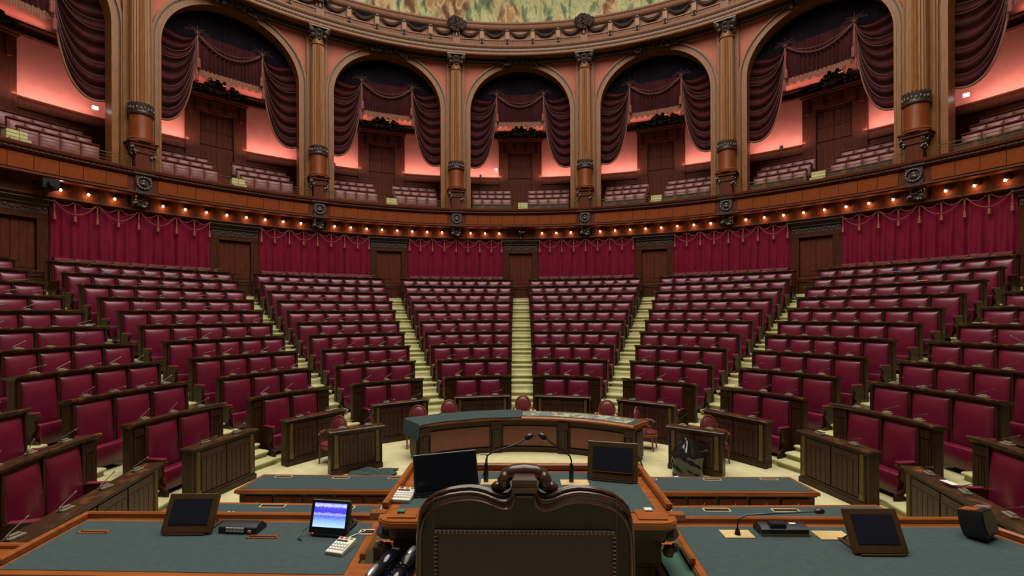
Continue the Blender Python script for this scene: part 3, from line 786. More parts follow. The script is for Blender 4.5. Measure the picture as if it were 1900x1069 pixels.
def make_portal():
    d = empty('door', '', 'door'); ha = 1.28; z0 = 9.6
    b = MB()
    for sg in (-1, 1): b.box((sg*.98, -.10, 2.05), (.56, .22, 4.1)); b.box((sg*1.05, -.24, 3.6), (.16, .12, .7), ch=.02)
    b.box((0, -.10, 3.78), (2.5, .24, .70)); 
    for sg in (-1, 0, 1): b.box((sg*.62, -.24, 3.78), (.44, .05, .46), ch=.01)
    b.build('door_frame', 'gallery', d)
    c = MB(); c.box((0, -.20, 4.20), (2.70, .46, .08)); c.box((0, -.16, 4.12), (2.60, .36, .10)); c.build('cornice', 'gallery', d)
    c = MB(); rng = random.Random(8)
    for k in range(90):
        u = rng.uniform(-1, 1); hh = .62*(1-abs(u)**1.6)+.22
        c.ball((u*1.25, -.22+rng.uniform(-.1, .08), 4.26+rng.uniform(0, 1)*hh), rng.uniform(.08, .14), 6, 4)
    for sg in (-1, 1): c.box((sg*1.2, -.2, 4.45), (.16, .2, .4), ch=.03)
    c.ball((0, -.30, 4.62), .26, 10, 7, (1, .5, 1.1)); c.build('carved_pediment', 'carved', d)
    for sg in (-1, 1):
        l = MB(); l.box((sg*.345, -.02, 1.70), (.68, .06, 3.4))
        for k in range(3): l.box((sg*.345+(k-1)*.21, -.06, 1.35), (.185, .03, 2.3), ch=.006); l.box((sg*.345+(k-1)*.21, -.06, 2.95), (.185, .03, .62), ch=.006)
        l.box((sg*.345, -.07, 2.55), (.68, .04, .06)); l.build('door_leaf', 'gallery', d)
    return d
proto = None
for n_, a in enumerate((0, -1, 1, -2, 2, -3, 3)):
    if proto is None: proto = make_portal(); o = proto
    else: o = dup(proto, (0, 0, 0), 0, '')
    for q in ('label', 'category', 'group'):
        if q in o: del o[q]
    o.name = 'door_%d' % (n_+8); struct(o); o.scale = (1, 1, .952)
    o.location = P(20.45, a*S, 9.6); o.rotation_euler = (0, 0, -a*S)

# gallery benches
def make_gbench(R, n, t0, t1, desk, zb):
    root = empty('gallery_bench', '', 'bench'); tc_ = (t0+t1)/2; ha = (t1-t0)/2
    b = MB(); b.arcbox(R-.02, R+.06, -ha, ha, 0, .96, 8, R0=R)
    b.sweep([(R-.06, .95), (R-.06, 1.0), (R+.12, 1.0), (R+.12, .95)], -ha, ha, 8, R0=R)
    b.arcbox(R-.45, R-.02, -ha, ha, .0, .36, 8, R0=R); b.build('frame', 'gallery', root)
    w = 2*ha/n; me = MB(); me.pad(w*R*.93, .50, .10, n=8); pm = me.mesh('backrest'); pm.materials.append(M['mauve'])
    me = MB(); me.pad(w*R*.95, .44, .09, n=8); sm = me.mesh('seat'); sm.materials.append(M['mauve'])
    for j in range(n):
        t = -ha+w*(j+.5); p = P(R-.03, t, .66)
        o = bpy.data.objects.new('backrest', pm); C.objects.link(o); o.parent = root; o.location = (p[0], p[1]-R, p[2]); o.rotation_euler = (0, 0, -t)
        p = P(R-.24, t, .30)
        o = bpy.data.objects.new('seat', sm); C.objects.link(o); o.parent = root; o.location = (p[0], p[1]-R, p[2]); o.rotation_euler = (RD(-90), 0, -t)
    if desk:
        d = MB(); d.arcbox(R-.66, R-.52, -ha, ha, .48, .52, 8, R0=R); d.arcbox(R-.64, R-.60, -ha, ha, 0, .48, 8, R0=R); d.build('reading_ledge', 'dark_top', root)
    return root
GR = [(17.95, 8.62, 4), (18.70, 9.05, 5), (19.55, 9.50, 5)]
for ri, (R, z, n) in enumerate(GR):
    for side in (-1, 1):
        for desk in (0, 1):
            proto = None
            for bay in range(-3, 4):
                if (bay >= 0) != bool(desk): continue
                t0, t1 = ((-RD(8.3), -RD(1.55)) if side < 0 else (RD(1.25), RD(8.3)))
                if proto is None: proto = make_gbench(R, n, t0, t1, desk, z); o = proto
                else: o = dup(proto, (0, 0, 0), 0, '')
                t = bay*S+(t0+t1)/2; o.location = P(R, t, z); o.rotation_euler = (0, 0, -t)
                bn = 'central arch' if bay == 0 else (ORD[abs(bay)-1]+' arch '+('right' if bay > 0 else 'left')+' of centre')
                o['label'] = 'mauve cushioned gallery bench, %s row, %s half of the %s' % (('front', 'middle', 'rear')[ri], 'left' if side < 0 else 'right', bn); o['group'] = 'mauve benches in the gallery'

for bay in range(-3, 4):
    q = MB(); T = Matrix.Rotation(-bay*S, 4, 'Z')
    for s_ in range(2): q.box((.12, 17.10+.25*s_, 8.84+.14*s_), (.50, .34, .20+.28*s_), T=T, ch=.02)
    struct(q.build('aisle_staircase', 'staircarpet'))
# brass railings
def make_rail():
    root = empty('brass_railing', '', 'railing'); R = 16.72; ha = S/2-RD(1.15)
    b = MB()
    for z, r in ((.36, .016), (.25, .008), (.14, .008)): b.tube([(P(R, -ha+2*ha*k/16, z)[0], P(R, -ha+2*ha*k/16, z)[1]-R, z) for k in range(17)], r, 6)
    b.build('rail', 'brass', root)
    for k in range(5):
        t = -ha+2*ha*k/4; p = P(R, t, 0); q = MB(); q.tube([(p[0], p[1]-R, 0), (p[0], p[1]-R, .36)], .007, 6); q.build('post', 'brass', root)
    return root
proto = None
for bay in range(-3, 4):
    if proto is None: proto = make_rail(); o = proto
    else: o = dup(proto, (0, 0, 0), 0, '')
    o.location = P(16.72, bay*S, 8.74); o.rotation_euler = (0, 0, -bay*S)
    bn = 'central arch' if bay == 0 else (ORD[abs(bay)-1]+' arch '+('right' if bay > 0 else 'left')+' of centre')
    o['label'] = 'thin brass guard railing on the parapet below the '+bn; o['group'] = 'brass railings on the parapet'
# drapery in the arches
def make_drapery():
    root = empty('arch_drapery', '', 'drapery'); R = 17.95
    def L(r, t, z): p = P(r, t, z); return (p[0], p[1]-R, p[2])
    B = RD(4.05); zb = 15.12
    def val(u, v):
        t = -B+2*B*u; q = 2*u-1
        ztop = 15.2; zbot = 13.72
        z = ztop+(zbot-ztop)*v
        r = R+.05*sin(u*2*pi*17+1.3*sin(u*9))*(.4+v)+.02*sin(u*90)
        return L(r, t, z)
    b = MB(); b.grid(val, 170, 8); b.build('valance', 'maroon', root)
    b = MB(); b.grid(lambda u, v: L(R+.16+.03*sin(u*130), (2*u-1)*RD(9.8), 17.2-2.9*v), 130, 4); b.build('upper_shade_sheet', 'cavity', root)  # added dark sheet standing in for the shade in the upper arch
    def fr(u, v):
        t = -B+2*B*u; zz = 13.73-(.27+.05*(1 if sin(u*2*pi*9) > 0 else -1))*v
        return L(R-.02+.03*sin(u*2*pi*17), t, zz)
    b = MB(); b.grid(fr, 170, 1); b.build('valance_fringe', 'fringe', root)
    for sg in (-1, 1):
        def sw(u, v, off=0):
            # v: 0 upper fold .. 1 lower edge ; u: 0 at bow .. 1 at jamb
            zE = 15.4+(11.48-15.4)*v
            tE = RD(9.6)
            cx = RD(4.05)+RD(.15)+(1-v)*RD(3.2); cz = 14.6+(10.3-14.6)*v**1.1
            ct = RD(4.6)+RD(.9)*(1-v)
            z0_ = zb
            a = (1-u)**2; c = 2*u*(1-u); e = u*u
            t = a*B+c*ct+e*tE; z = a*z0_+c*cz+e*zE
            r = R+(.10*sin(v*2*pi*8+u*1.0)*(.25+.75*min(1, u*2.2)))-off
            return L(r, sg*t, z)
        b = MB(); b.grid(lambda u, v: sw(u, v), 22, 84); b.build('side_swag', 'maroon', root)
        f = MB(); f.tube([sw(k/24, 1, .02) for k in range(25)], .045, 6); f.build('swag_fringe', 'fringe', root)
        rp = MB()
        for vv in (.26, .36, .66, .78, .89): rp.tube([sw(k/20, vv, .12) for k in range(21)], .017, 5)
        rp.build('rope', 'rope_dark', root)
        bw = MB()
        for k in range(9):
            q = pi*k/8; bw.tube([L(R-.12, sg*B, zb), L(R-.14, sg*B+.16*cos(q)/R, zb+.10+.12*sin(q)), L(R-.13, sg*B+.46*cos(q)/R, zb+.03+.34*sin(q)*(.6 if k % 2 else 1))], .008, 5)
        bw.ball(L(R-.14, sg*B, zb), .09, 8, 6); bw.build('bow', 'rope_dark', root)
        tl = MB()
        for k, dz in ((0, 0), (1, -.55)):
            t = sg*(B-RD(.12)+RD(.24)*k); 
            tl.tube([L(R-.16, sg*B, zb), L(R-.17, t, zb-1.0+dz)], .022, 5); c0 = L(R-.17, t, 0)
            tl.lathe([(.02, zb-1.0+dz), (.07, zb-1.08+dz), (.06, zb-1.16+dz), (.085, zb-1.42+dz), (.08, zb-1.43+dz)], 8, T=Matrix.Translation((c0[0], c0[1], 0)))
        tl.build('tassel', 'rope', root)
    c = MB(); 
    for z0_, z1_, k in ((zb, .62, 0), (zb+.02, .46, 1)):
        c.tube([L(R-.12, -B+2*B*s_/20, z0_-z1_*(1-(2*s_/20-1)**2)) for s_ in range(21)], .04 if k == 0 else .02, 6)
    c.build('rope_swag', 'rope_dark', root)
    return root
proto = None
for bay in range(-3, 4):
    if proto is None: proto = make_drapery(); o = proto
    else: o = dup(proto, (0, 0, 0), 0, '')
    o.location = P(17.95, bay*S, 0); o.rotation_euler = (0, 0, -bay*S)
    bn = 'central arch' if bay == 0 else (ORD[abs(bay)-1]+' arch '+('right' if bay > 0 else 'left')+' of centre')
    o['label'] = 'maroon swagged drapery with rope bows and tassels hanging in the '+bn; o['group'] = 'maroon drapery of the gallery arches'

# ------------------------------------------------------------------ wall lamps on the frieze
def make_lamp():
    l = empty('wall_lamp', '', 'lamp')
    b = MB(); b.box((.07, -.05, .07), (.10, .10, .12), ch=.012); b.tube([(0, 0, .12), (0, -.06, .12), (0, -.08, .09)], .012, 6); b.lathe([(.026, .04), (.026, .09), (.015, .10)], 8, T=Matrix.Translation((0, -.08, 0))); b.build('socket', 'black', l)
    q = MB(); q.ball((0, -.08, 0), .040, 10, 8, (1, 1, 1.15)); q.build('bulb', 'bulb', l)
    return l
proto = None; LAMPS = []
for bay in range(-3, 4):
    bn = 'central arch' if bay == 0 else (ORD[abs(bay)-1]+' arch '+('right' if bay > 0 else 'left')+' of centre')
    n_ = 0
    for off in (-8.75, -6.25, -3.75, -1.25, 1.25, 3.75, 6.25, 8.75):
        t = bay*S+RD(off)
        if abs(DG(t)) < 2 or abs(DG(t)) > 64: continue
        if proto is None: proto = make_lamp(); o = proto
        else: o = dup(proto, (0, 0, 0), 0, '')
        o.location = P(17.09, t, 7.56); o.rotation_euler = (0, 0, -t)
        o['label'] = 'small lit bare-bulb wall lamp, %s from the left under the %s' % (ORD[n_], bn); o['group'] = 'bare-bulb lamps along the frieze'
        n_ += 1; LAMPS.append(t)

# ------------------------------------------------------------------ arena: curved table, desks, chairs
def arc_table():
    root = empty('curved_table', 'long curved wooden table with red-brown panels in the middle of the arena floor', 'table', P(4.1, 0, 0))
    R0 = 4.1; a0, a1 = RD(-39.5), RD(41.5)
    b = MB()
    b.arcbox(3.92, 4.30, a0+.02, a1-.02, 0, .74, 30, R0=R0)
    b.sweep([(3.86, .74), (3.86, .80), (4.38, .80), (4.38, .74)], a0+.01, a1-.01, 30, R0=R0)
    b.sweep([(3.86, 0), (3.86, .10), (3.90, .13), (4.0, .13), (4.0, 0)], a0+.01, a1-.01, 30, R0=R0)
    b.build('carcass', 'dark', root)
    t = MB(); t.sweep([(3.72, .84), (3.70, .87), (3.73, .90), (4.44, .90), (4.46, .87), (4.44, .84), (3.8, .80)], a0, a1, 40, R0=R0); t.build('tabletop', 'rim', root)
    t = MB(); t.arcbox(3.80, 4.37, a0+.02, a1-.02, .899, .904, 40, R0=R0); t.build('baize_inlay', 'baize', root)
    t = MB(); t.arcbox(3.83, 4.32, RD(0), a1-.06, .903, .908, 30, R0=R0); t.build('map_inlay', 'mapinlay', root)
    edges = [a0+.05, RD(-9.8), RD(14.8), a1-.04]
    for e in edges:
        q = MB(); q.arcbox(3.82, 3.95, e-.024, e+.024, 0, .74, 1, R0=R0); q.arcbox(3.79, 3.85, e-.034, e+.034, .60, .78, 1, R0=R0); q.arcbox(3.80, 3.85, e-.034, e+.034, 0, .12, 1, R0=R0)
        q.arcbox(3.80, 3.84, e-.012, e+.012, .14, .58, 1, R0=R0); q.build('pilaster', 'dark', root)
    for i in range(3):
        q = MB(); q.arcbox(3.875, 3.93, edges[i]+.045, edges[i+1]-.045, .16, .64, 8, R0=R0); q.build('panel', 'govpanel', root)
    for e in (a0+.02, a1-.02):
        q = MB()
        q.arcbox(3.96, 4.28, e-.008, e+.008, .1, .7, 1, R0=R0)
        q.build('end_panel', 'plank', root)
    return root
arc_table()
# cloth draped over the left half
def cloth():
    R0 = 4.1; a0, a1 = RD(-42.0), RD(-.5)
    def fn(u, v):
        t = a0+(a1-a0)*u; r = 3.69+.80*v; z = .912+.004*sin(u*23)
        if v < .06: r = 3.685; z = .905-.05*(1-v/.06)*(.7+.3*sin(u*17))
        if u < .07:
            k = (1-u/.07); z -= .36*k; t = a0+(a1-a0)*.06+(-.012)*k
        if u > .98: z += .012*(u-.98)/.02
        p = P(r, t, z); return (p[0], p[1]-R0, p[2])
    b = MB(); b.grid(fn, 60, 24, thick=(0, 0, .006)); o = b.build('table_cloth', 'baize', loc=P(R0, 0, 0)); tag(o, 'dark blue-grey cloth draped over the left half of the curved table', 'cloth')
cloth()
for nm, (cx, cy, a, lab) in enumerate(((-3.76, 2.56, 35, 'small dark plank-panelled desk on the arena floor, left of the curved table'), (3.80, 2.56, -35, 'small dark plank-panelled desk on the arena floor, behind the black bin bag'))):
    r = empty('committee_desk', lab, 'desk', (cx, cy, 0), RD(a), 'free-standing desks beside the curved table')
    panel_desk(r, 1.12, .94, D=.30)
def cloth_floor():
    rng = random.Random(6)
    def fn(u, v):
        x = (u-.5)*.95; y = (v-.5)*.42; z = .02+.07*abs(sin(u*7+v*3))*(1-abs(2*v-1)**3)*(1-abs(2*u-1)**4)+.03*sin(v*12+u*4)**2
        return (x+.05*sin(v*9), y+.07*sin(u*6)+.1*u, z)
    b = MB(); b.grid(fn, 26, 16, thick=(0, 0, -.008)); o = b.build('crumpled_cloth', 'baize', loc=(-3.22, 2.16, .0)); o.rotation_euler = (0, 0, RD(8)); tag(o, 'crumpled blue-grey cloth lying on the cream carpet in front of the left small desk', 'cloth')
cloth_floor()
def bag():
    rng = random.Random(12); NU, NV = 56, 30
    ph = [rng.uniform(0, 6.28) for _ in range(8)]
    def fn(u, v):
        a = 2*pi*u; z = .82*v
        r = .30*(1-.05*v)
        if v < .06: r *= .9
        if v > .55: r *= (1-((v-.55)/.45)**1.3*.92)
        cr = .05*sin(a*5+ph[0]+v*3)*(v**2)+.03*sin(a*9+ph[1]-v*6)*v+.008*sin(a*3+v*23+ph[2])+.007*sin(a*7+v*31+ph[3])
        r = max(.004, r*(1+cr*3.2))
        x = r*cos(a)*1.05; y = r*sin(a)*.85
        ear = 0
        if v > .62: 
            k = math.exp(-((((a+pi) % (2*pi))-pi-.2)/.30)**2)*sin(pi*min(1, (v-.62)/.38)); x += .30*k; z -= .10*k
            k = math.exp(-((a-2.7)/.4)**2)*sin(pi*min(1, (v-.62)/.38)); x -= .06*k; 
        if v >= .96: x -= .03
        return (x, y, z)
    b = MB(); b.grid(fn, NU, NV); o = b.build('bin_bag', 'bag', loc=(3.42, 2.10, 0)); tag(o, 'shiny black bin bag standing on the cream carpet before the right small desk', 'bag')
bag()
def oval_chair():
    c = empty('armchair', '', 'chair')
    # seat faces -Y
    s_ = MB()
    s_.lathe([(.10, .40), (.235, .41), (.255, .43), (.25, .455), (.17, .485), (.02, .50)], 20); s_.build('seat', 'chairleather', c)
    f = MB(); f.lathe([(.235, .34), (.262, .35), (.262, .405), (.25, .415)], 20); f.build('seat_rail', 'chairwood', c)
    for sx, sy in ((-1, -1), (1, -1), (-1, 1), (1, 1)):
        l = MB(); l.tube([(sx*.19, sy*.17, .37), (sx*.195, sy*.175, .28), (sx*.19, sy*.18, .12), (sx*.195, sy*.20, 0)], .02, 8, radii=[.027, .024, .018, .014]); l.build('leg', 'chairwood', c)
    T = Matrix.Translation((0, .24, .76)) @ Matrix.Rotation(RD(-8), 4, 'X')
    b = MB(); N = 28
    b.tube([T @ Vector((.215*cos(2*pi*k/N), 0, .255*sin(2*pi*k/N))) for k in range(N+1)], .022, 8, cap=False)
    for sx in (-1, 1): b.tube([(sx*.10, .20, .38), (sx*.12, .235, .53)], .018, 6)
    b.build('back_frame', 'chairwood', c)
    p = MB()
    vs = [T @ Vector((0, -.055, 0))]; fs = []
    rr = ((.5, -.05), (.8, -.035), (.93, -.01), (.95, .02))
    for q, (k, y) in enumerate(rr):
        for j in range(20): vs.append(T @ Vector((.205*k*cos(2*pi*j/20), y, .245*k*sin(2*pi*j/20))))
    for j in range(20): fs.append((0, 1+j, 1+(j+1) % 20))
    for q in range(3):
        for j in range(20): fs.append((1+q*20+j, 1+(q+1)*20+j, 1+(q+1)*20+(j+1) % 20, 1+q*20+(j+1) % 20))
    fs.append(tuple(61+j for j in range(20)))
    p.add(vs, fs); p.build('backrest', 'chairleather', c)
    for sx in (-1, 1):
        a = MB(); a.tube([(sx*.20, .235, .70), (sx*.25, .14, .685), (sx*.275, .02, .67), (sx*.28, -.10, .66), (sx*.265, -.14, .63)], .018, 7); a.tube([(sx*.265, -.10, .65), (sx*.27, -.06, .56), (sx*.255, -.02, .48), (sx*.235, -.02, .38)], .016, 6)
        am = a.build('arm', 'chairwood', c)
        q = MB(); q.tube([(sx*.262, .10, .70), (sx*.28, .0, .69), (sx*.282, -.07, .68)], .022, 7); q.build('arm_pad', 'chairleather', am)
    return c
proto = None
for (x, y, rz, lab) in ((-2.74, 4.25, 0, 'oval-backed red armchair at the left end of the curved table, beside the draped cloth'), (-1.98, 5.02, 12, 'oval-backed red armchair behind the cloth-covered half of the curved table'),
                        (.02, 5.75, 0, 'oval-backed red armchair at the foot of the central aisle'), (2.28, 5.02, -10, 'oval-backed red armchair behind the right half of the curved table'),
                        (3.12, 4.15, 62, 'oval-backed red armchair turned sideways at the right end of the curved table'), (-4.42, 2.98, -20, 'oval-backed red armchair behind the small desk on the left'),
                        (4.42, 3.12, 20, 'oval-backed red armchair behind the small desk with the bin bag')):
    if proto is None: proto = oval_chair(); o = proto
    else: o = dup(proto, (0, 0, 0), 0, '')
    o.location = (x, y, 0); o.rotation_euler = (0, 0, RD(rz)); o['label'] = lab; o['group'] = 'oval-backed armchairs in the arena'
proto_chair = proto

# ------------------------------------------------------------------ podium tiers
XC = -.04
def slot(parent, x, y, z, w=.27, d=.085, mat='slotframe'):
    q = MB(); q.box((x, y+d/2-.004, z), (w, .012, .006)); q.box((x, y-d/2+.004, z), (w, .012, .006)); q.box((x-w/2+.004, y, z), (.012, d, .006)); q.box((x+w/2-.004, y, z), (.012, d, .006))
    o = q.build('socket_frame', mat, parent); q = MB(); q.box((x, y, z-.001), (w-.016, d-.016, .004)); q.build('socket_slot', 'black', o)
def long_desk(name, label, outline, z, h, drawers=True, rim=.055, rimh=0.0, group=None, slots=()):
    """outline: 4 corners (x,y) far-left, far-right, near-right, near-left"""
    cx = sum(p[0] for p in outline)/4; cy = sum(p[1] for p in outline)/4
    r = empty(name, label, 'desk', (cx, cy, z-h), 0, group)
    pts = [(p[0]-cx, p[1]-cy) for p in outline]
    def inset(d):
        out = []
        n = len(pts)
        for i in range(n):
            a, b, c = Vector(pts[i-1]), Vector(pts[i]), Vector(pts[(i+1) % n])
            e1 = (b-a).normalized(); e2 = (c-b).normalized(); n1 = Vector((e1.y, -e1.x)); n2 = Vector((e2.y, -e2.x))
            k = (n1+n2); k = k/k.dot(n1); out.append(b+k*d)
        return out
    def slab(mb, d, z0, z1):
        p = inset(d); vs = [(q.x, q.y, z0) for q in p]+[(q.x, q.y, z1) for q in p]; n = len(p)
        mb.add(vs, [tuple(reversed(range(n))), tuple(range(n, 2*n))]+[(i, (i+1) % n, n+(i+1) % n, n+i) for i in range(n)])
    b = MB(); slab(b, .05, 0, h-.05); slab(b, .03, h-.075, h-.05); slab(b, .02, 0, .08); b.build('carcass', 'dark', r)
    t = MB(); slab(t, 0, h-.05, h-.012); slab(t, .006, h-.012, h); t.build('rim', 'rim', r)
    t = MB(); slab(t, rim, h-.01, h+.003); t.build('baize_top', 'baize', r)
    if drawers:
        x0 = pts[3][0]+.12; x1 = pts[2][0]-.12; y = pts[3][1]+.05; n = max(2, int((x1-x0)/.42)); w = (x1-x0)/n
        for i in range(n):
            q = MB(); q.box((x0+w*(i+.5), y-.006, h-.17), (w-.05, .03, .15), ch=.006); dr = q.build('drawer', 'gallery', r)
            q = MB(); q.tube([(x0+w*(i+.5)-.03, y-.02, h-.16), (x0+w*(i+.5)-.02, y-.04, h-.18), (x0+w*(i+.5)+.02, y-.04, h-.18), (x0+w*(i+.5)+.03, y-.02, h-.16)], .005, 5); q.build('handle', 'brass', dr)
    for sx, sy in slots: slot(r, sx-cx, sy-cy, h+.004, *((.20, .042, 'rim') if z > 1.9 else (.27, .085)))
    return r
long_desk('stenographers_desk', 'farther left baize-topped desk in front of the podium with a low drawer front', [(-4.30, -.20), (-.9, -.24), (-.9, -.92), (-4.36, -.92)], .80, .80, slots=((-3.9, -.33), (-2.95, -.36), (-2.05, -.36)), group='baize desks below the podium')
long_desk('stenographers_desk', 'farther right baize-topped desk in front of the podium with drawers and a pale grille', [(.9, -.24), (4.24, -.20), (4.30, -.90), (.9, -.92)], .80, .80, slots=((1.95, -.36), (2.95, -.36), (3.85, -.33)), group='baize desks below the podium')
pf = MB(); pf.box((0, -2.9-.4, .30), (8.3, 1.75, .60)); pf.box((0, -5.2, .60), (7.2, 2.2, 1.2)); pf.box((0, -6.6, .75), (3.2, 2.9, 1.5)); pf.box((0, -9.0, .75), (9.5, 3.4, 1.5))
struct(pf.build('floor', 'carpet'))
long_desk('clerks_desk', 'nearer left baize desk with slanted outer end and a white paper scrap', [(-3.76, -2.86), (-.80, -2.90), (-.80, -3.75), (-3.92, -3.72)], 1.40, .80, drawers=False, slots=((-2.70, -2.97), (-1.95, -3.0), (-1.40, -3.0)), group='baize desks on the first podium step')
long_desk('clerks_desk', 'nearer right baize desk with slanted outer end on the first podium step', [(.80, -2.90), (3.70, -2.82), (3.86, -3.72), (.80, -3.75)], 1.40, .80, drawers=False, slots=((1.35, -3.0), (1.95, -3.0), (2.65, -3.0)), group='baize desks on the first podium step')
def rail_bar(parent, pts, z, mat='rim', r=.022, name='rail'):
    q = MB()
    for a, b in zip(pts[:-1], pts[1:]):
        a, b = Vector(a), Vector(b); d = b-a; L_ = d.length; c = (a+b)/2; an = atan2(d.y, d.x)
        q.box((c.x, c.y, z+.0), (L_+.02, .034, .05), rz=an, ch=.010)
    return q.build(name, mat, parent)
def tier1(sgn, label):
    if sgn < 0: out = [(-3.16, -4.67), (-1.04, -4.67), (-1.0, -5.42), (-3.08, -5.40)]
    else: out = [(.93, -4.69), (2.97, -4.67), (3.10, -5.10), (3.0, -6.0)]; out = [(.93, -4.69), (2.97, -4.67), (3.25, -5.45), (.90, -5.45)]
    return out
dl = long_desk('secretaries_desk', 'large near left baize desk with raised wooden edge rail, holding a lit tablet screen', tier1(-1, ''), 2.0, .80, drawers=False, rim=.05, slots=((-2.90, -4.89), (-1.74, -4.94)), group='large near baize desks beside the podium chair')
rail_bar(dl, [(-1.0+2.07, .36), (-3.12+2.07, .36), (-3.06+2.07, -.30)], .825) if False else None
cx, cy = dl.location.x, dl.location.y
rail_bar(dl, [(-1.04-cx, -4.66-cy), (-3.15-cx, -4.66-cy), (-3.08-cx, -5.30-cy)], .82)
q = rail_bar(dl, [(-1.01-cx, -4.75-cy), (-1.0-cx, -5.20-cy)], .82)
dr_ = long_desk('secretaries_desk', 'large near right baize desk with raised wooden edge rail and a black speaker', tier1(1, ''), 2.0, .80, drawers=False, rim=.05, group='large near baize desks beside the podium chair')
cx, cy = dr_.location.x, dr_.location.y
rail_bar(dr_, [(.93-cx, -4.68-cy), (2.97-cx, -4.66-cy), (3.23-cx, -5.40-cy)], .82)
rail_bar(dr_, [(.925-cx, -4.80-cy), (.91-cx, -5.22-cy)], .82)

# president's desk
def pres_desk():
    Z = 2.3; z0 = 1.5; h = .8
    r = empty('presiding_desk', 'raised baize-topped presiding desk with rounded front corners behind the carved chair', 'desk', (XC, -4.95, z0))
    def rr(w, y0, y1, rad, d=0):
        pts = [(-w+d, y1-d), (w-d, y1-d)]
        for k in range(9): a = -pi/2*k/8; pts.append((w-rad+(rad-d)*cos(a), y0+rad+(rad-d)*sin(a)))
        for k in range(9): a = -pi/2-pi/2*k/8; pts.append((-w+rad+(rad-d)*cos(a), y0+rad+(rad-d)*sin(a)))
        return pts
    def slab(mb, pts, z0_, z1_):
        n = len(pts); mb.add([(x, y, z0_) for x, y in pts]+[(x, y, z1_) for x, y in pts], [tuple(range(n)), tuple(reversed(range(n, 2*n)))]+[(i, n+i, n+(i+1) % n, (i+1) % n) for i in range(n)])
    W = .84; y0, y1 = -.43, .47
    t = MB(); slab(t, rr(W, y0, y1, .10), h-.035, h-.008); slab(t, rr(W, y0, y1, .10, .006), h-.008, h); t.build('rim', 'rim', r)
    t = MB(); t.box((0, .05, h), (1.5, .68, .008)); t.build('baize_top', 'baize', r)
    for sg in (-1, 1): t = MB(); t.box((sg*.70, -.32, h+.003), (.16, .13, .008)); t.build('corner_inlay', 'rim', r)
    b = MB(); slab(b, rr(W-.01, y0+.015, y1, .09), h-.055, h-.035); slab(b, rr(W-.03, y0+.04, y1, .09), h-.11, h-.05); b.box((0, .12, (h-.11)/2), (1.58, .60, h-.11))
    for sg in (-1, 1): b.box((sg*.60, -.18, h-.20), (.34, .22, .20), ch=.01); b.box((sg*.60, -.14, .28), (.30, .20, .56)); b.box((sg*.60, -.16, .50), (.34, .24, .06), ch=.02)
    b.build('carcass', 'dark', r)
    rb = MB()
    rb.box((0, y1-.02, h+.025), (2*W, .035, .05), ch=.01)
    for sg in (-1, 1): rb.box((sg*(W-.015), .10, h+.025), (.035, .72, .05), ch=.01); rb.box((sg*(W+.01), -.30, h-.01), (.09, .05, .04), ch=.006)
    rb.build('rail', 'rim', r)
    for sg in (-1, 1):
        c = MB(); rng = random.Random(3)
        for k in range(26): c.ball((sg*(W-.04+rng.uniform(-.10, .05)), -.26+rng.uniform(-.10, .14), h-.12+rng.uniform(-.07, .05)), rng.uniform(.022, .04), 6, 4)
        c.tube([(sg*(W-.05), -.34, h-.07), (sg*(W+.01), -.26, h-.13), (sg*(W-.04), -.14, h-.17), (sg*(W-.10), -.1, h-.12)], .03, 7); c.build('carved_corner', 'carved', r)
    for sg in (-1, 1):
        kn = MB(); kn.ball((sg*.52, -.295, h-.18), .012, 8, 6); kn.build('knob', 'brass', r)
pres_desk()
# green baize side board right, wooden shelf left
q = MB(); q.box((0, 0, 0), (.15, .95, .03)); o = q.build('baize_board', 'greenboard', loc=(.84, -5.42, 1.95)); tag(o, 'green baize covered side board between the chair and the right desk', 'board')
q = MB(); q.box((0, 0, 0), (.02, .95, .42)); q.build('board_edge', 'dark', o, loc=(-.115, 0, -.225))
q = MB(); q.box((0, 0, 0), (.40, .62, .03)); o = q.build('telephone_shelf', 'rim', loc=(-.78, -5.72, 2.07)); tag(o, 'wooden side shelf left of the chair carrying the telephones', 'shelf')
q = MB(); q.box((0, 0, -.29), (.36, .56, .55)); q.build('cabinet', 'dark', o)

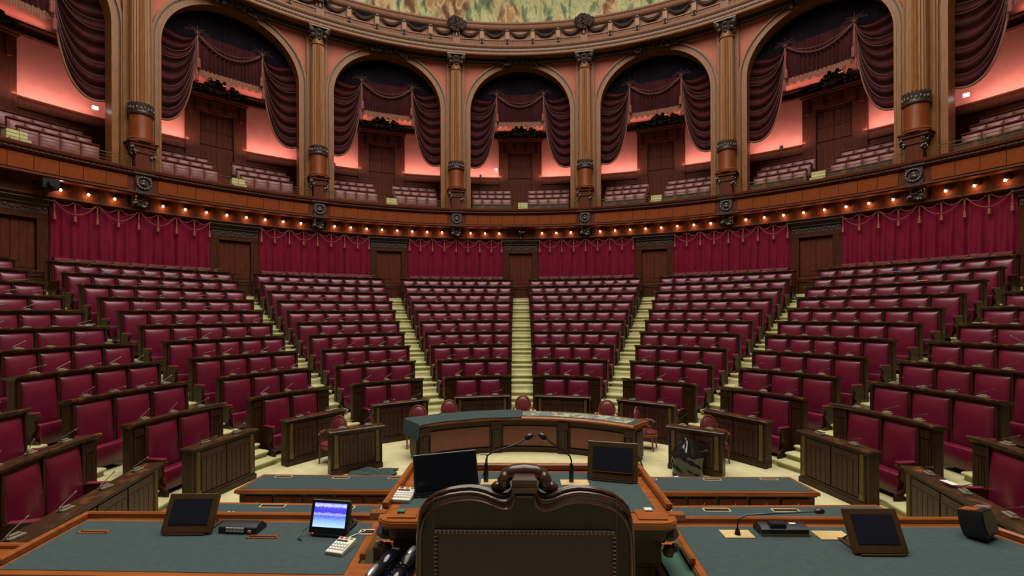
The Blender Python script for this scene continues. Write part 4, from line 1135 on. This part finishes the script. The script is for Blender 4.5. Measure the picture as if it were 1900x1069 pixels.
# presiding chair
def throne():
    Y = -6.15; X = -.058
    r = empty('presiding_chair', 'large carved high-backed presiding chair seen from behind, dark leather with studs', 'chair', (X, Y, 1.5))
    k = .00208; z_ = lambda y: 2.834-(y-877)*k-1.5
    half = [(200, 1180), (199, 1069), (198, 990), (196, 962), (190, 942), (180, 929), (165, 918.5), (140, 910.5), (118, 907), (101, 906), (87, 907.5), (73, 911), (60, 916.5), (48, 921), (38, 922.5), (29, 920), (23, 914), (20, 906), (19, 897)]
    pts = [(-x*k, z_(y)) for x, y in half]+[(x*k, z_(y)) for x, y in reversed(half)]
    b = MB(); b.prism([(p[0]*.985, p[1]-.035) for p in pts], .07)
    b.box((0, 0, .38), (.78, .07, .20)); b.build('back_frame', 'throne', r)
    edge = [(x, z) for x, z in pts if z > z_(1070)]
    m = MB()
    m.tube([(x*.987, -.024, z-.012) for x, z in edge], .009, 8); m.tube([(x*.995, .006, z-.004) for x, z in edge], .009, 8); m.tube([(x*.985, .036, z-.010) for x, z in edge], .010, 8)
    inner = [(x*.965, z-.036) for x, z in edge]; m.tube([(x, -.038, z) for x, z in inner], .0065, 6)
    m.build('edge_moulding', 'throne_edge', r)
    # crest: arched handle with scrolls
    c = MB()
    c.tube([(-36*k, .03, z_(912)), (-39*k, .03, z_(897)), (-33*k, .03, z_(886)), (-20*k, .03, z_(881)), (0, .03, z_(879)), (20*k, .03, z_(881)), (33*k, .03, z_(886)), (39*k, .03, z_(897)), (36*k, .03, z_(912))], .03, 10, radii=[.022, .026, .028, .028, .028, .028, .028, .026, .022])
    for sg in (-1, 1):
        c.ball((sg*48*k, .05, z_(913)), .026, 10, 8, (1.3, 1, .9)); c.ball((sg*37*k, .01, z_(893)), .026, 10, 8, (.8, 1.2, 1.3))
    c.box((0, .0, z_(893)), (46*k, .09, .055), ch=.01); c.box((0, -.035, z_(896.5)), (44*k, .03, .008)); c.box((0, -.04, z_(900)), (46*k, .035, .010)); c.box((0, -.03, z_(915)), (30*k, .03, .008)); c.box((0, -.005, z_(906)), (40*k, .06, .05))
    c.build('carved_crest', 'throne_edge', r)
    x1 = 164*k; zt = z_(976)
    p = MB(); p.box((0, -.035, (zt+.5)/2), (2*x1, .02, zt-.5), ch=.006); p.build('leather_panel', 'throneleather', r)
    n_ = MB()
    x = -x1+.006
    while x <= x1: n_.ball((x, -.046, zt-.006), .0074, 7, 5); x += .0158
    z = zt-.02
    while z > .55: n_.ball((-x1+.006, -.046, z), .0080, 7, 5); n_.ball((x1-.006, -.046, z), .0080, 7, 5); z -= .0158
    n_.build('stud_row', 'nail', r)
    for sg in (-1, 1): g = MB(); g.box((sg*166*k, -.0355, .95), (.0025, .003, .6)); g.build('joint_line', 'carved', r)
    s_ = MB(); s_.box((0, .30, .42), (.74, .56, .12), ch=.03); s_.build('seat', 'throneleather', r)
    for sx, sy in ((-1, 0), (1, 0), (-1, .54), (1, .54)):
        l = MB(); l.box((sx*.36, sy, .19), (.07, .07, .38)); l.build('leg', 'throne', r)
    for sg in (-1, 1):
        a = MB(); a.box((sg*.37, .26, .68), (.07, .50, .05), ch=.015); a.box((sg*.37, .48, .55), (.06, .06, .24)); a.build('arm', 'throne', r)
throne()

# ------------------------------------------------------------------ things on the desks
def rotm(loc, rz=0, rx=0): return Matrix.Translation(loc) @ Matrix.Rotation(rz, 4, 'Z') @ Matrix.Rotation(rx, 4, 'X')
def monitor(name, label, loc, rz, tilt, w, h, bez, mframe, mscreen, foot=True, t=.025, shear=0):
    r = empty(name, label, 'monitor', loc, rz)
    R_ = Matrix.Translation((0, 0, .012)) @ Matrix.Rotation(tilt, 4, 'X')
    b = MB(); b.box((0, t/2, h/2), (w, t, h), T=R_, ch=.004); b.build('casing', mframe, r)
    s_ = MB(); s_.box((0, -.001, h/2+.008), (w-2*bez, .006, h-2*bez-.016), T=R_); s_.build('screen', mscreen, r)
    if foot:
        f = MB(); f.box((0, .10, .005), (w*.8, .22, .01)); f.tube([R_ @ Vector((-w*.3, t, h*.5)), (-w*.3, .2, .01)], .006); f.tube([R_ @ Vector((w*.3, t, h*.5)), (w*.3, .2, .01)], .006); f.build('stand', mframe, r)
    return r
monitor('flat_monitor', 'glossy black monitor seen on the left of the presiding desk, tilted back', (-.53, -4.99, 2.305), RD(20), RD(-20), .41, .245, .012, 'black', 'blackgloss')
mr = monitor('framed_monitor', 'bronze-framed screen on the right of the presiding desk beside a cable', (.545, -4.75, 2.305), RD(-14), RD(-20), .335, .25, .035, 'bronze', 'screen')
q = MB(); q.box((0, -.008, .262-.2), (.26, .004, .004), T=Matrix.Rotation(RD(-18), 4, 'X')); q.build('trim_line', 'rim', mr)
monitor('framed_monitor', 'bronze-framed dark screen tilted back on the near left desk', (-2.26, -4.925, 2.005), RD(2), RD(-26), .325, .245, .035, 'bronze', 'screen')
monitor('framed_monitor', 'bronze-framed dark screen leaning on the near right desk beside the brass plate', (2.06, -5.115, 2.005), RD(0), RD(-26), .315, .25, .035, 'bronze', 'screen')
tb = monitor('tablet_screen', 'small black monitor with lit blue picture on the near left desk', (-1.32, -4.93, 2.012), RD(-7), RD(-16), .265, .205, .022, 'black', 'bluescreen', t=.03)
q = MB(); q.ball((-.10, -.004, .012), .0035, 6, 4); q.build('power_light', 'led', tb)
def cable(pts, label, r=.005, mat='black'):
    q = MB(); P0 = [Vector(p) for p in pts]; out = []
    for i in range(len(P0)-1):
        p0 = P0[max(i-1, 0)]; p1 = P0[i]; p2 = P0[i+1]; p3 = P0[min(i+2, len(P0)-1)]
        for s_ in range(6):
            t = s_/6; out.append(.5*((2*p1)+(p2-p0)*t+(2*p0-5*p1+4*p2-p3)*t*t+(3*p1-p0-3*p2+p3)*t*t*t))
    out.append(P0[-1]); c = out[0].copy(); q.tube([p-c for p in out], r, 6); o = q.build('cable', mat, loc=c); tag(o, label, 'cable')
cable([(.70, -4.66, 2.33), (.76, -4.62, 2.31), (.80, -4.56, 2.33), (.78, -4.50, 2.40), (.72, -4.52, 2.47), (.68, -4.58, 2.48)], 'looped black cable behind the bronze screen on the presiding desk', .006)
cable([(-.70, -4.86, 2.35), (-.76, -4.90, 2.33), (-.82, -4.96, 2.31)], 'short black cable leaving the glossy monitor beside the number pad', .005)
cable([(-.34, -4.80, 2.50), (-.30, -4.78, 2.49), (-.30, -4.75, 2.42), (-.33, -4.77, 2.34)], 'thin black cable hanging from the right edge of the glossy monitor', .003)
cable([(-1.17, -4.88, 2.10), (-1.12, -4.86, 2.06), (-1.10, -4.84, 2.01), (-1.14, -4.90, 2.01), (-1.19, -4.97, 2.01)], 'grey cables behind the lit blue screen beside the number pad', .003, 'silver')
cable([(-1.46, -4.90, 2.05), (-1.49, -4.92, 2.03), (-1.50, -4.96, 2.01), (-1.46, -4.99, 2.01)], 'thin black cable curling at the left side of the lit blue screen', .003)
def desk_mic(label, x, y, z, pts, plate):
    r = empty('gooseneck_microphone', label, 'microphone', (x, y, z), 0, 'large gooseneck microphones on the podium')
    q = MB(); q.box((plate[0], plate[1], .002), (plate[2], plate[3], .005)); 
    q.build('base_plate', 'brassplate', r)
    for sx in (-1, 1):
        for sy in (-1, 1):
            pass
    b = MB(); b.lathe([(.016, .004), (.017, .02), (.015, .10), (.010, .125)], 12) if pts[1][2] > .12 else b.lathe([(.02, .004), (.014, .03), (.01, .04)], 10); b.build('stem', 'black', r)
    g = MB(); g.tube(pts, .0052, 8); g.build('gooseneck', 'black', r)
    e = Vector(pts[-1]); d = (e-Vector(pts[-2])).normalized()
    h = MB(); h.tube([e, e+d*.01, e+d*.03, e+d*.05, e+d*.062], .02, 12, radii=[.009, .018, .022, .018, .006]); h.build('windscreen', 'black', r)
desk_mic('tall black gooseneck microphone on a brass plate, left one bending to the right', -.305, -4.76, 2.304, [(0, 0, .12), (.0, 0, .15), (.012, .0, .18), (.045, .0, .20), (.20, .01, .25), (.265, .02, .285)], (.03, -.01, .13, .10))
desk_mic('tall black gooseneck microphone on a brass plate, right one bending to the left', .27, -4.76, 2.304, [(0, 0, .12), (0, 0, .15), (-.012, .0, .18), (-.04, .0, .20), (-.12, .01, .255), (-.165, .02, .285)], (.02, -.01, .185, .10))
desk_mic('long low gooseneck microphone on a brass plate on the near right desk', 1.33, -4.86, 2.004, [(0, 0, .03), (0, 0, .06), (.01, .01, .10), (.06, .01, .125), (.20, .02, .130), (.47, .03, .14), (.51, .03, .142)], (.0, .01, .19, .11))
q = MB(); q.box((0, 0, 0), (.20, .12, .006)); o = q.build('brass_plate', 'brassplate', loc=(1.93, -4.86, 2.006)); tag(o, 'flat brass plate partly hidden behind the leaning screen on the near right desk', 'plate')
def numpad(label, loc, rz):
    r = empty('number_pad', label, 'number pad', loc, rz, 'cream number pads on the podium desks')
    T = Matrix.Rotation(RD(8), 4, 'X'); w, d = .115, .155
    b = MB(); b.box((0, 0, .022), (w, d, .022), T=T, ch=.003); b.box((0, .0, .008), (w*.94, d*.94, .016)); b.build('casing', 'white', r)
    s_ = MB(); s_.box((-.012, .035, .034), (.075, .014, .003), T=T); s_.build('display', 'black', r)
    for i, (x, mt) in enumerate(((-.035, 'redkey'), (0, 'orangekey'), (.035, 'greenkey'))):
        q = MB(); q.box((x, .062, .036), (.022, .014, .006), T=T, ch=.002); q.build('key', mt, r)
    for ry in range(3):
        for cx_ in range(5):
            q = MB(); q.box((-.042+.021*cx_, .006-.025*ry, .036), (.016, .017, .007), T=T, ch=.002); q.build('key', 'paper', r)
numpad('cream number pad at the left corner of the presiding desk beside the glossy monitor', (-.79, -5.05, 2.304), RD(-6))
numpad('cream number pad in front of the lit blue screen on the near left desk', (-1.17, -5.09, 2.003), RD(-14))
def keypanel(name, label, loc, rz, kind):
    r = empty(name, label, 'control panel', loc, rz)
    b = MB(); pr = [(0, 0), (0, .040), (.02, .055), (.07, .06), (.12, .02), (.12, 0)]
    n = len(pr); w = .13 if kind == 0 else .15
    b.add([(-w, y, z) for y, z in pr]+[(w, y, z) for y, z in pr], [tuple(range(n)), tuple(reversed(range(n, 2*n)))]+[(i, n+i, n+(i+1) % n, (i+1) % n) for i in range(n)]); b.build('casing', 'black', r)
    if kind == 0:
        for rw in range(2):
            for c in range(5):
                q = MB(); q.box((-.065+.025*c, -.003, .018+.018*rw), (.020, .006, .012), ch=.001); q.build('key', 'clearglass', r)
        q = MB(); q.box((.085, -.003, .018), (.020, .006, .016)); q.build('label_plate', 'yellow', r)
    else:
        q = MB(); q.box((-.04, .03, .062), (.10, .05, .035), ch=.006); q.build('speaker_block', 'black', r)
        q = MB(); q.box((.07, .05, .060), (.04, .02, .003)); q.build('label_plate', 'paper', r)
        q = MB(); q.box((0, .0, .006), (.31, .012, .010)); q.build('edge_trim', 'brass', r)
keypanel('key_panel', 'small black sloped key panel with two rows of buttons beside the left framed screen', (-1.93, -4.90, 2.004), RD(-3), 0)
keypanel('intercom_unit', 'low black intercom unit with brass edge behind the long microphone', (1.63, -4.87, 2.004), RD(0), 1)
# phones
def phone(label, loc, rz):
    r = empty('telephone', label, 'telephone', loc, rz, 'telephones on the side shelf')
    b = MB(); b.box((0, .0, .012), (.085, .34, .024), ch=.008); b.ball((0, .085, .045), .05, 14, 10, (.80, 1.75, .85)); b.build('body', 'navy', r)
    h = MB(); h.tube([(0, -.165, .05), (0, -.15, .058), (0, -.09, .066), (0, -.03, .066), (0, .0, .055)], .03, 12, radii=[.016, .030, .033, .031, .018]); h.build('handset', 'black', r)
    g = MB(); g.ball((0, -.095, .078), .03, 14, 8, (.72, 2.3, .8)); g.build('handset_plate', 'silver', r)
    y = MB(); y.box((0, .165, .055), (.045, .012, .03), ch=.004); y.build('rest', 'brass', r)
    c = MB(); c.tube([(.052+.010*cos(k*1.3), -.14+.0070*k, .016+.010*sin(k*1.3)) for k in range(40)], .003, 5); c.build('coiled_cord', 'black', r)
phone('glossy dark telephone with its silver-faced handset towards the viewer, beside the left desk edge', (-.79, -5.535, 2.086), RD(-10))
phone('glossy dark telephone with its silver-faced handset away from the viewer, next to the presiding chair', (-.672, -5.54, 2.086), RD(172))
# speaker on right desk
def speaker():
    r = empty('desk_speaker', 'angular black loudspeaker with orange-brown top face at the far corner of the right desk', 'loudspeaker', (2.86, -4.88, 2.004), RD(28)); r.scale = (.88, .88, .86)
    T = Matrix.Rotation(RD(-14), 4, 'X')
    b = MB(); pts = [(-.10, .03), (.10, .03), (.115, .12), (.085, .21), (-.085, .21), (-.115, .12)]
    b.prism(pts, .13, T=T); b.box((0, .02, .012), (.12, .12, .024)); b.build('cabinet', 'black', r)
    g = MB(); g.prism([(x*.8, .02+z*.83) for x, z in pts], .01, T=T @ Matrix.Translation((0, -.068, 0))); g.build('grille', 'black', r)
    q = MB(); q.box((-.03, .01, .212), (.10, .10, .006), T=T); q.build('top_plate', 'rim', r)
    q = MB(); q.box((.06, -.03, .213), (.07, .08, .012), T=T); q.box((.11, -.03, .10), (.02, .06, .03), T=T); q.build('bracket', 'silver', r)
speaker()
slot(dl, -1.06-dl.location.x, -4.86-dl.location.y, .804, .15, .07)
q = MB(); q.box((0, 0, 0), (.80, 1.0, .04), ch=.01); q.box((0, .48, .03), (.80, .04, .05), ch=.01); o = q.build('side_ledge', 'rim', loc=(-3.72, -5.02, 1.70)); tag(o, 'narrow wooden ledge at the far left beyond the near left desk', 'ledge')
q = MB(); q.box((0, 0, -.33), (.72, .9, .62)); q.build('cabinet', 'dark', o)
q = MB(); q.box((0, 0, .006), (.042, .03, .014), ch=.003); o = q.build('eraser', 'teal', loc=(-.755, -5.27, 2.308)); tag(o, 'small teal block on the left front corner of the presiding desk', 'block')
q = MB(); q.box((0, 0, .005), (.045, .035, .012), ch=.003); o = q.build('white_block', 'white', loc=(.66, -5.22, 2.308)); tag(o, 'small white block on the right front corner of the presiding desk', 'block')
def scrap(x, y, z, label, w=.16):
    b = MB(); rng = random.Random(int(x*100))
    for k in range(7):
        a = rng.uniform(0, 3.1); px, py = rng.uniform(-w/2, w/2), rng.uniform(-.04, .04); b.box((px, py, .004+.002*k), (rng.uniform(.03, .07), .012, .003), rz=a*.3)
    o = b.build('paper_scrap', 'paper', loc=(x, y, z)); tag(o, label, 'paper')
scrap(-3.03, -3.20, 1.404, 'torn white paper scrap lying on the nearer left desk beside the framed screen')
scrap(1.62, -3.25, 1.404, 'thin white paper slivers on the nearer right desk', .10)
for (x, y, lab) in ((1.42, -.27, 'small white tab on the far edge of the farther right desk, nearer the podium'), (2.42, -.27, 'small white tab on the far edge of the farther right desk, nearer its middle')):
    q = MB(); q.box((0, 0, .01), (.07, .03, .02), ch=.003); o = q.build('white_tab', 'paper', loc=(x, y, .80)); tag(o, lab, 'tab')
# folders / papers on bench ledges
rng = random.Random(31)
PP = [(-3, 9, -.6, 'bluepaper', 'blue folder'), (-3, 9, .15, 'bluepaper', 'blue folder'), (-3, 8, -.1, 'bluepaper', 'blue folder'), (3, 9, .0, 'bluepaper', 'blue folder'), (3, 9, .35, 'bluepaper', 'pale blue folder'), (2, 7, -.6, 'paper', 'white paper pile'), (3, 8, .4, 'yellow', 'yellow paper'), (2, 8, .5, 'yellow', 'yellow paper'), (-3, 9, .7, 'yellow', 'yellow paper'), (-4, 5, .8, 'paper', 'pale folder'), (-1, 9, .6, 'yellow', 'yellow paper'), (2, 9, -.5, 'yellow', 'yellow paper'), (5, 0, .1, 'paper', 'white paper sheet')]
for k, i, u, mt, nm in PP:
    R = ROWR[i]; ha = S/2-asin(HW[i]/R); t = secang(k)+u*ha; rr_ = R-.13
    q = MB(); q.box((0, 0, .006), (.26, .17, .014) if mt != 'paper' else (.20, .10, .006), rz=.2)
    o = q.build('folder' if 'folder' in nm else 'paper_sheet', mt, loc=P(rr_, t, ROWT[i]+.035)); o.rotation_euler = (0, 0, -t)
    side = 'left part' if u < -.3 else ('right part' if u > .3 else 'middle'); 
    tag(o, '%s on the %s ledge of the %s, %s' % (nm, ORD[i] if i else 'front', BLK[k], side), 'papers')
# camera units
def cctv(label, loc, rz, big=0):
    r = empty('video_camera', label, 'camera', loc, rz)
    s = 1.0+big*1.6
    b = MB(); b.box((0, -.02, .0), (.16*s, .26*s, .12*s), ch=.015); b.tube([(0, -.15*s, 0), (0, -.20*s, 0)], .045*s, 12); b.build('body', 'black', r)
    b = MB(); b.tube([(0, .05, -.05), (0, .1, -.22), (0, .25, -.3)], .03, 8); b.box((0, .1, -.25), (.12, .12, .1), ch=.01); b.build('mount', 'carved', r)
    if big: q = MB(); q.tube([(-.2, -.1, .12), (.35, -.2, .18)], .025, 8); q.build('light_bar', 'silver', r)
    else: q = MB(); q.box((.12, -.05, .05), (.16, .03, .03)); q.box((-.05, -.05, .08), (.08, .06, .04)); q.build('aerial', 'silver', r)
cctv('small video camera on a bracket above the central door', P(16.85, 0, 7.55), 0)
cctv('large dark remote camera above the far left door', P(16.6, RD(-65.5), 7.55), RD(65.5), 1)
# gallery details
for (bay, off, lab) in ((0, -1.0, 'small lit white lamp on the pink wall left of the central portal'),):
    q = MB(); q.ball((0, 0, 0), .07, 8, 6); o = q.build('small_lamp', 'exitlamp', loc=P(20.25, RD(-4.0), 11.85)); tag(o, lab, 'lamp')
for sg, lab in ((-1, 'lit emergency light on the pier beside the far left arch'), (1, 'lit emergency light on the pier beside the far right arch')):
    t = sg*RD(59.6); q = MB(); q.box((0, 0, 0), (.16, .05, .12), ch=.01); o = q.build('emergency_light', 'exitlamp', loc=P(17.95, t, 10.95)); o.rotation_euler = (0, 0, -t); tag(o, lab, 'light')
for bay, off in ((-2, -7.0), (-1, -7.2), (0, -6.6), (2, -6.0), (3, -5.0)):
    t = bay*S+RD(off); q = MB(); q.box((0, 0, .1), (.12, .12, .22), ch=.02); q.tube([(0, 0, 0), (0, 0, -1.0)], .02, 6)
    o = q.build('uplight_stand', 'black', loc=P(20.15, t, 11.3)); bn = 'central arch' if bay == 0 else (ORD[abs(bay)-1]+' arch '+('right' if bay > 0 else 'left')+' of centre')
    tag(o, 'small dark uplight standing before the pink wall in the '+bn, 'lamp', 'uplights before the pink wall')

# ------------------------------------------------------------------ camera
f, yh, x0, tx, yaw, ro = 890.43, 579.68, 941.6, -.075, .025, .0037
cam = bpy.data.cameras.new('camera'); co = bpy.data.objects.new('camera', cam); C.objects.link(co)
cam.sensor_fit = 'HORIZONTAL'; cam.sensor_width = 36; cam.lens = f/1900*36
cam.shift_x = (950-x0)/1900; cam.shift_y = (yh-534.5)/1900; cam.clip_start = .05; cam.clip_end = 200
c_, s_ = cos(yaw), sin(yaw)
right = Vector((c_, s_, 0)); fwd = Vector((-s_, c_, 0)); up = Vector((0, 0, 1))
r2 = right*cos(ro)-up*sin(ro); u2 = up*cos(ro)+right*sin(ro)
mw = Matrix(((r2.x, u2.x, -fwd.x, tx), (r2.y, u2.y, -fwd.y, -8), (r2.z, u2.z, -fwd.z, 3.45), (0, 0, 0, 1)))
co.matrix_world = mw; SC.camera = co

# ------------------------------------------------------------------ light
def area(name, loc, target, sx, sy, power, color, shape='RECTANGLE'):
    l = bpy.data.lights.new(name, 'AREA'); l.shape = shape; l.size = sx; l.size_y = sy; l.energy = power; l.color = color
    o = bpy.data.objects.new(name, l); C.objects.link(o); o.location = loc
    d = Vector(target)-Vector(loc); o.rotation_euler = d.to_track_quat('-Z', 'Y').to_euler(); return o
# glazed velarium ceiling: daylight and lamps above the glass
sk = area('skylight', (0, -1, 22.3), (0, -1, 0), 23, 23, 8200, (1, .93, .80), 'DISK')
q = MB(); q.sweep([(11.2, 22.6), (17.1, 22.6), (17.1, 22.8), (11.2, 22.8)], -pi, pi, 64); struct(q.build('ceiling', 'entab'))
for t in LAMPS:
    l = bpy.data.lights.new('bulb_light', 'POINT'); l.energy = 7; l.color = (1, .42, .16); l.shadow_soft_size = .05
    o = bpy.data.objects.new('bulb_light', l); C.objects.link(o); o.location = P(16.97, t, 7.50)
for bay in range(-3, 4):
    for sg in (-1, 1):
        t = bay*S+sg*RD(6.3)
        a = area('gallery_uplight', P(20.22, t, 11.42), P(20.45, t, 12.6), 2.2, .05, 9, (1, .62, .52)); a.data.shape = 'RECTANGLE'
        d = (Vector(P(20.48, t, 12.3))-a.location).normalized(); zax = -d; xax = Vector((cos(t), -sin(t), 0)); yax = zax.cross(xax).normalized(); xax = yax.cross(zax)
        a.matrix_world = Matrix(((xax.x, yax.x, zax.x, a.location.x), (xax.y, yax.y, zax.y, a.location.y), (xax.z, yax.z, zax.z, a.location.z), (0, 0, 0, 1)))
    for sg in (-1, 1):
        t = bay*S+sg*RD(6.3)
        a = area('gallery_wash_fill', P(19.75, t, 11.3), P(20.5, t, 12.6), 2.4, .25, 23, (1, .70, .65))  # added wash with no fixture, evens the glow on the pink wall
        d = (Vector(P(20.5, t, 12.9))-a.location).normalized(); zax = -d; xax = Vector((cos(t), -sin(t), 0)); yax = zax.cross(xax).normalized(); xax = yax.cross(zax)
        a.matrix_world = Matrix(((xax.x, yax.x, zax.x, a.location.x), (xax.y, yax.y, zax.y, a.location.y), (xax.z, yax.z, zax.z, a.location.z), (0, 0, 0, 1)))
    t = bay*S
    a = area('gallery_cornice_fill', P(20.2, t, 14.25), P(20.4, t, 15.2), 4.2, .08, 13, (1, .55, .45))  # added light with no fixture, stands in for uplight leaking above the cornice
    d = (Vector(P(20.45, t, 15.0))-a.location).normalized(); zax = -d; xax = Vector((cos(t), -sin(t), 0)); yax = zax.cross(xax).normalized(); xax = yax.cross(zax)
    a.matrix_world = Matrix(((xax.x, yax.x, zax.x, a.location.x), (xax.y, yax.y, zax.y, a.location.y), (xax.z, yax.z, zax.z, a.location.z), (0, 0, 0, 1)))
w = bpy.data.worlds.new('world'); SC.world = w; w.use_nodes = True
bg = w.node_tree.nodes['Background']; bg.inputs[0].default_value = (.9, .85, .75, 1); bg.inputs[1].default_value = .035
vs_ = SC.view_settings; vs_.view_transform = 'Standard'; vs_.look = 'None'; vs_.exposure = 0; vs_.gamma = 1; vs_.use_curve_mapping = False
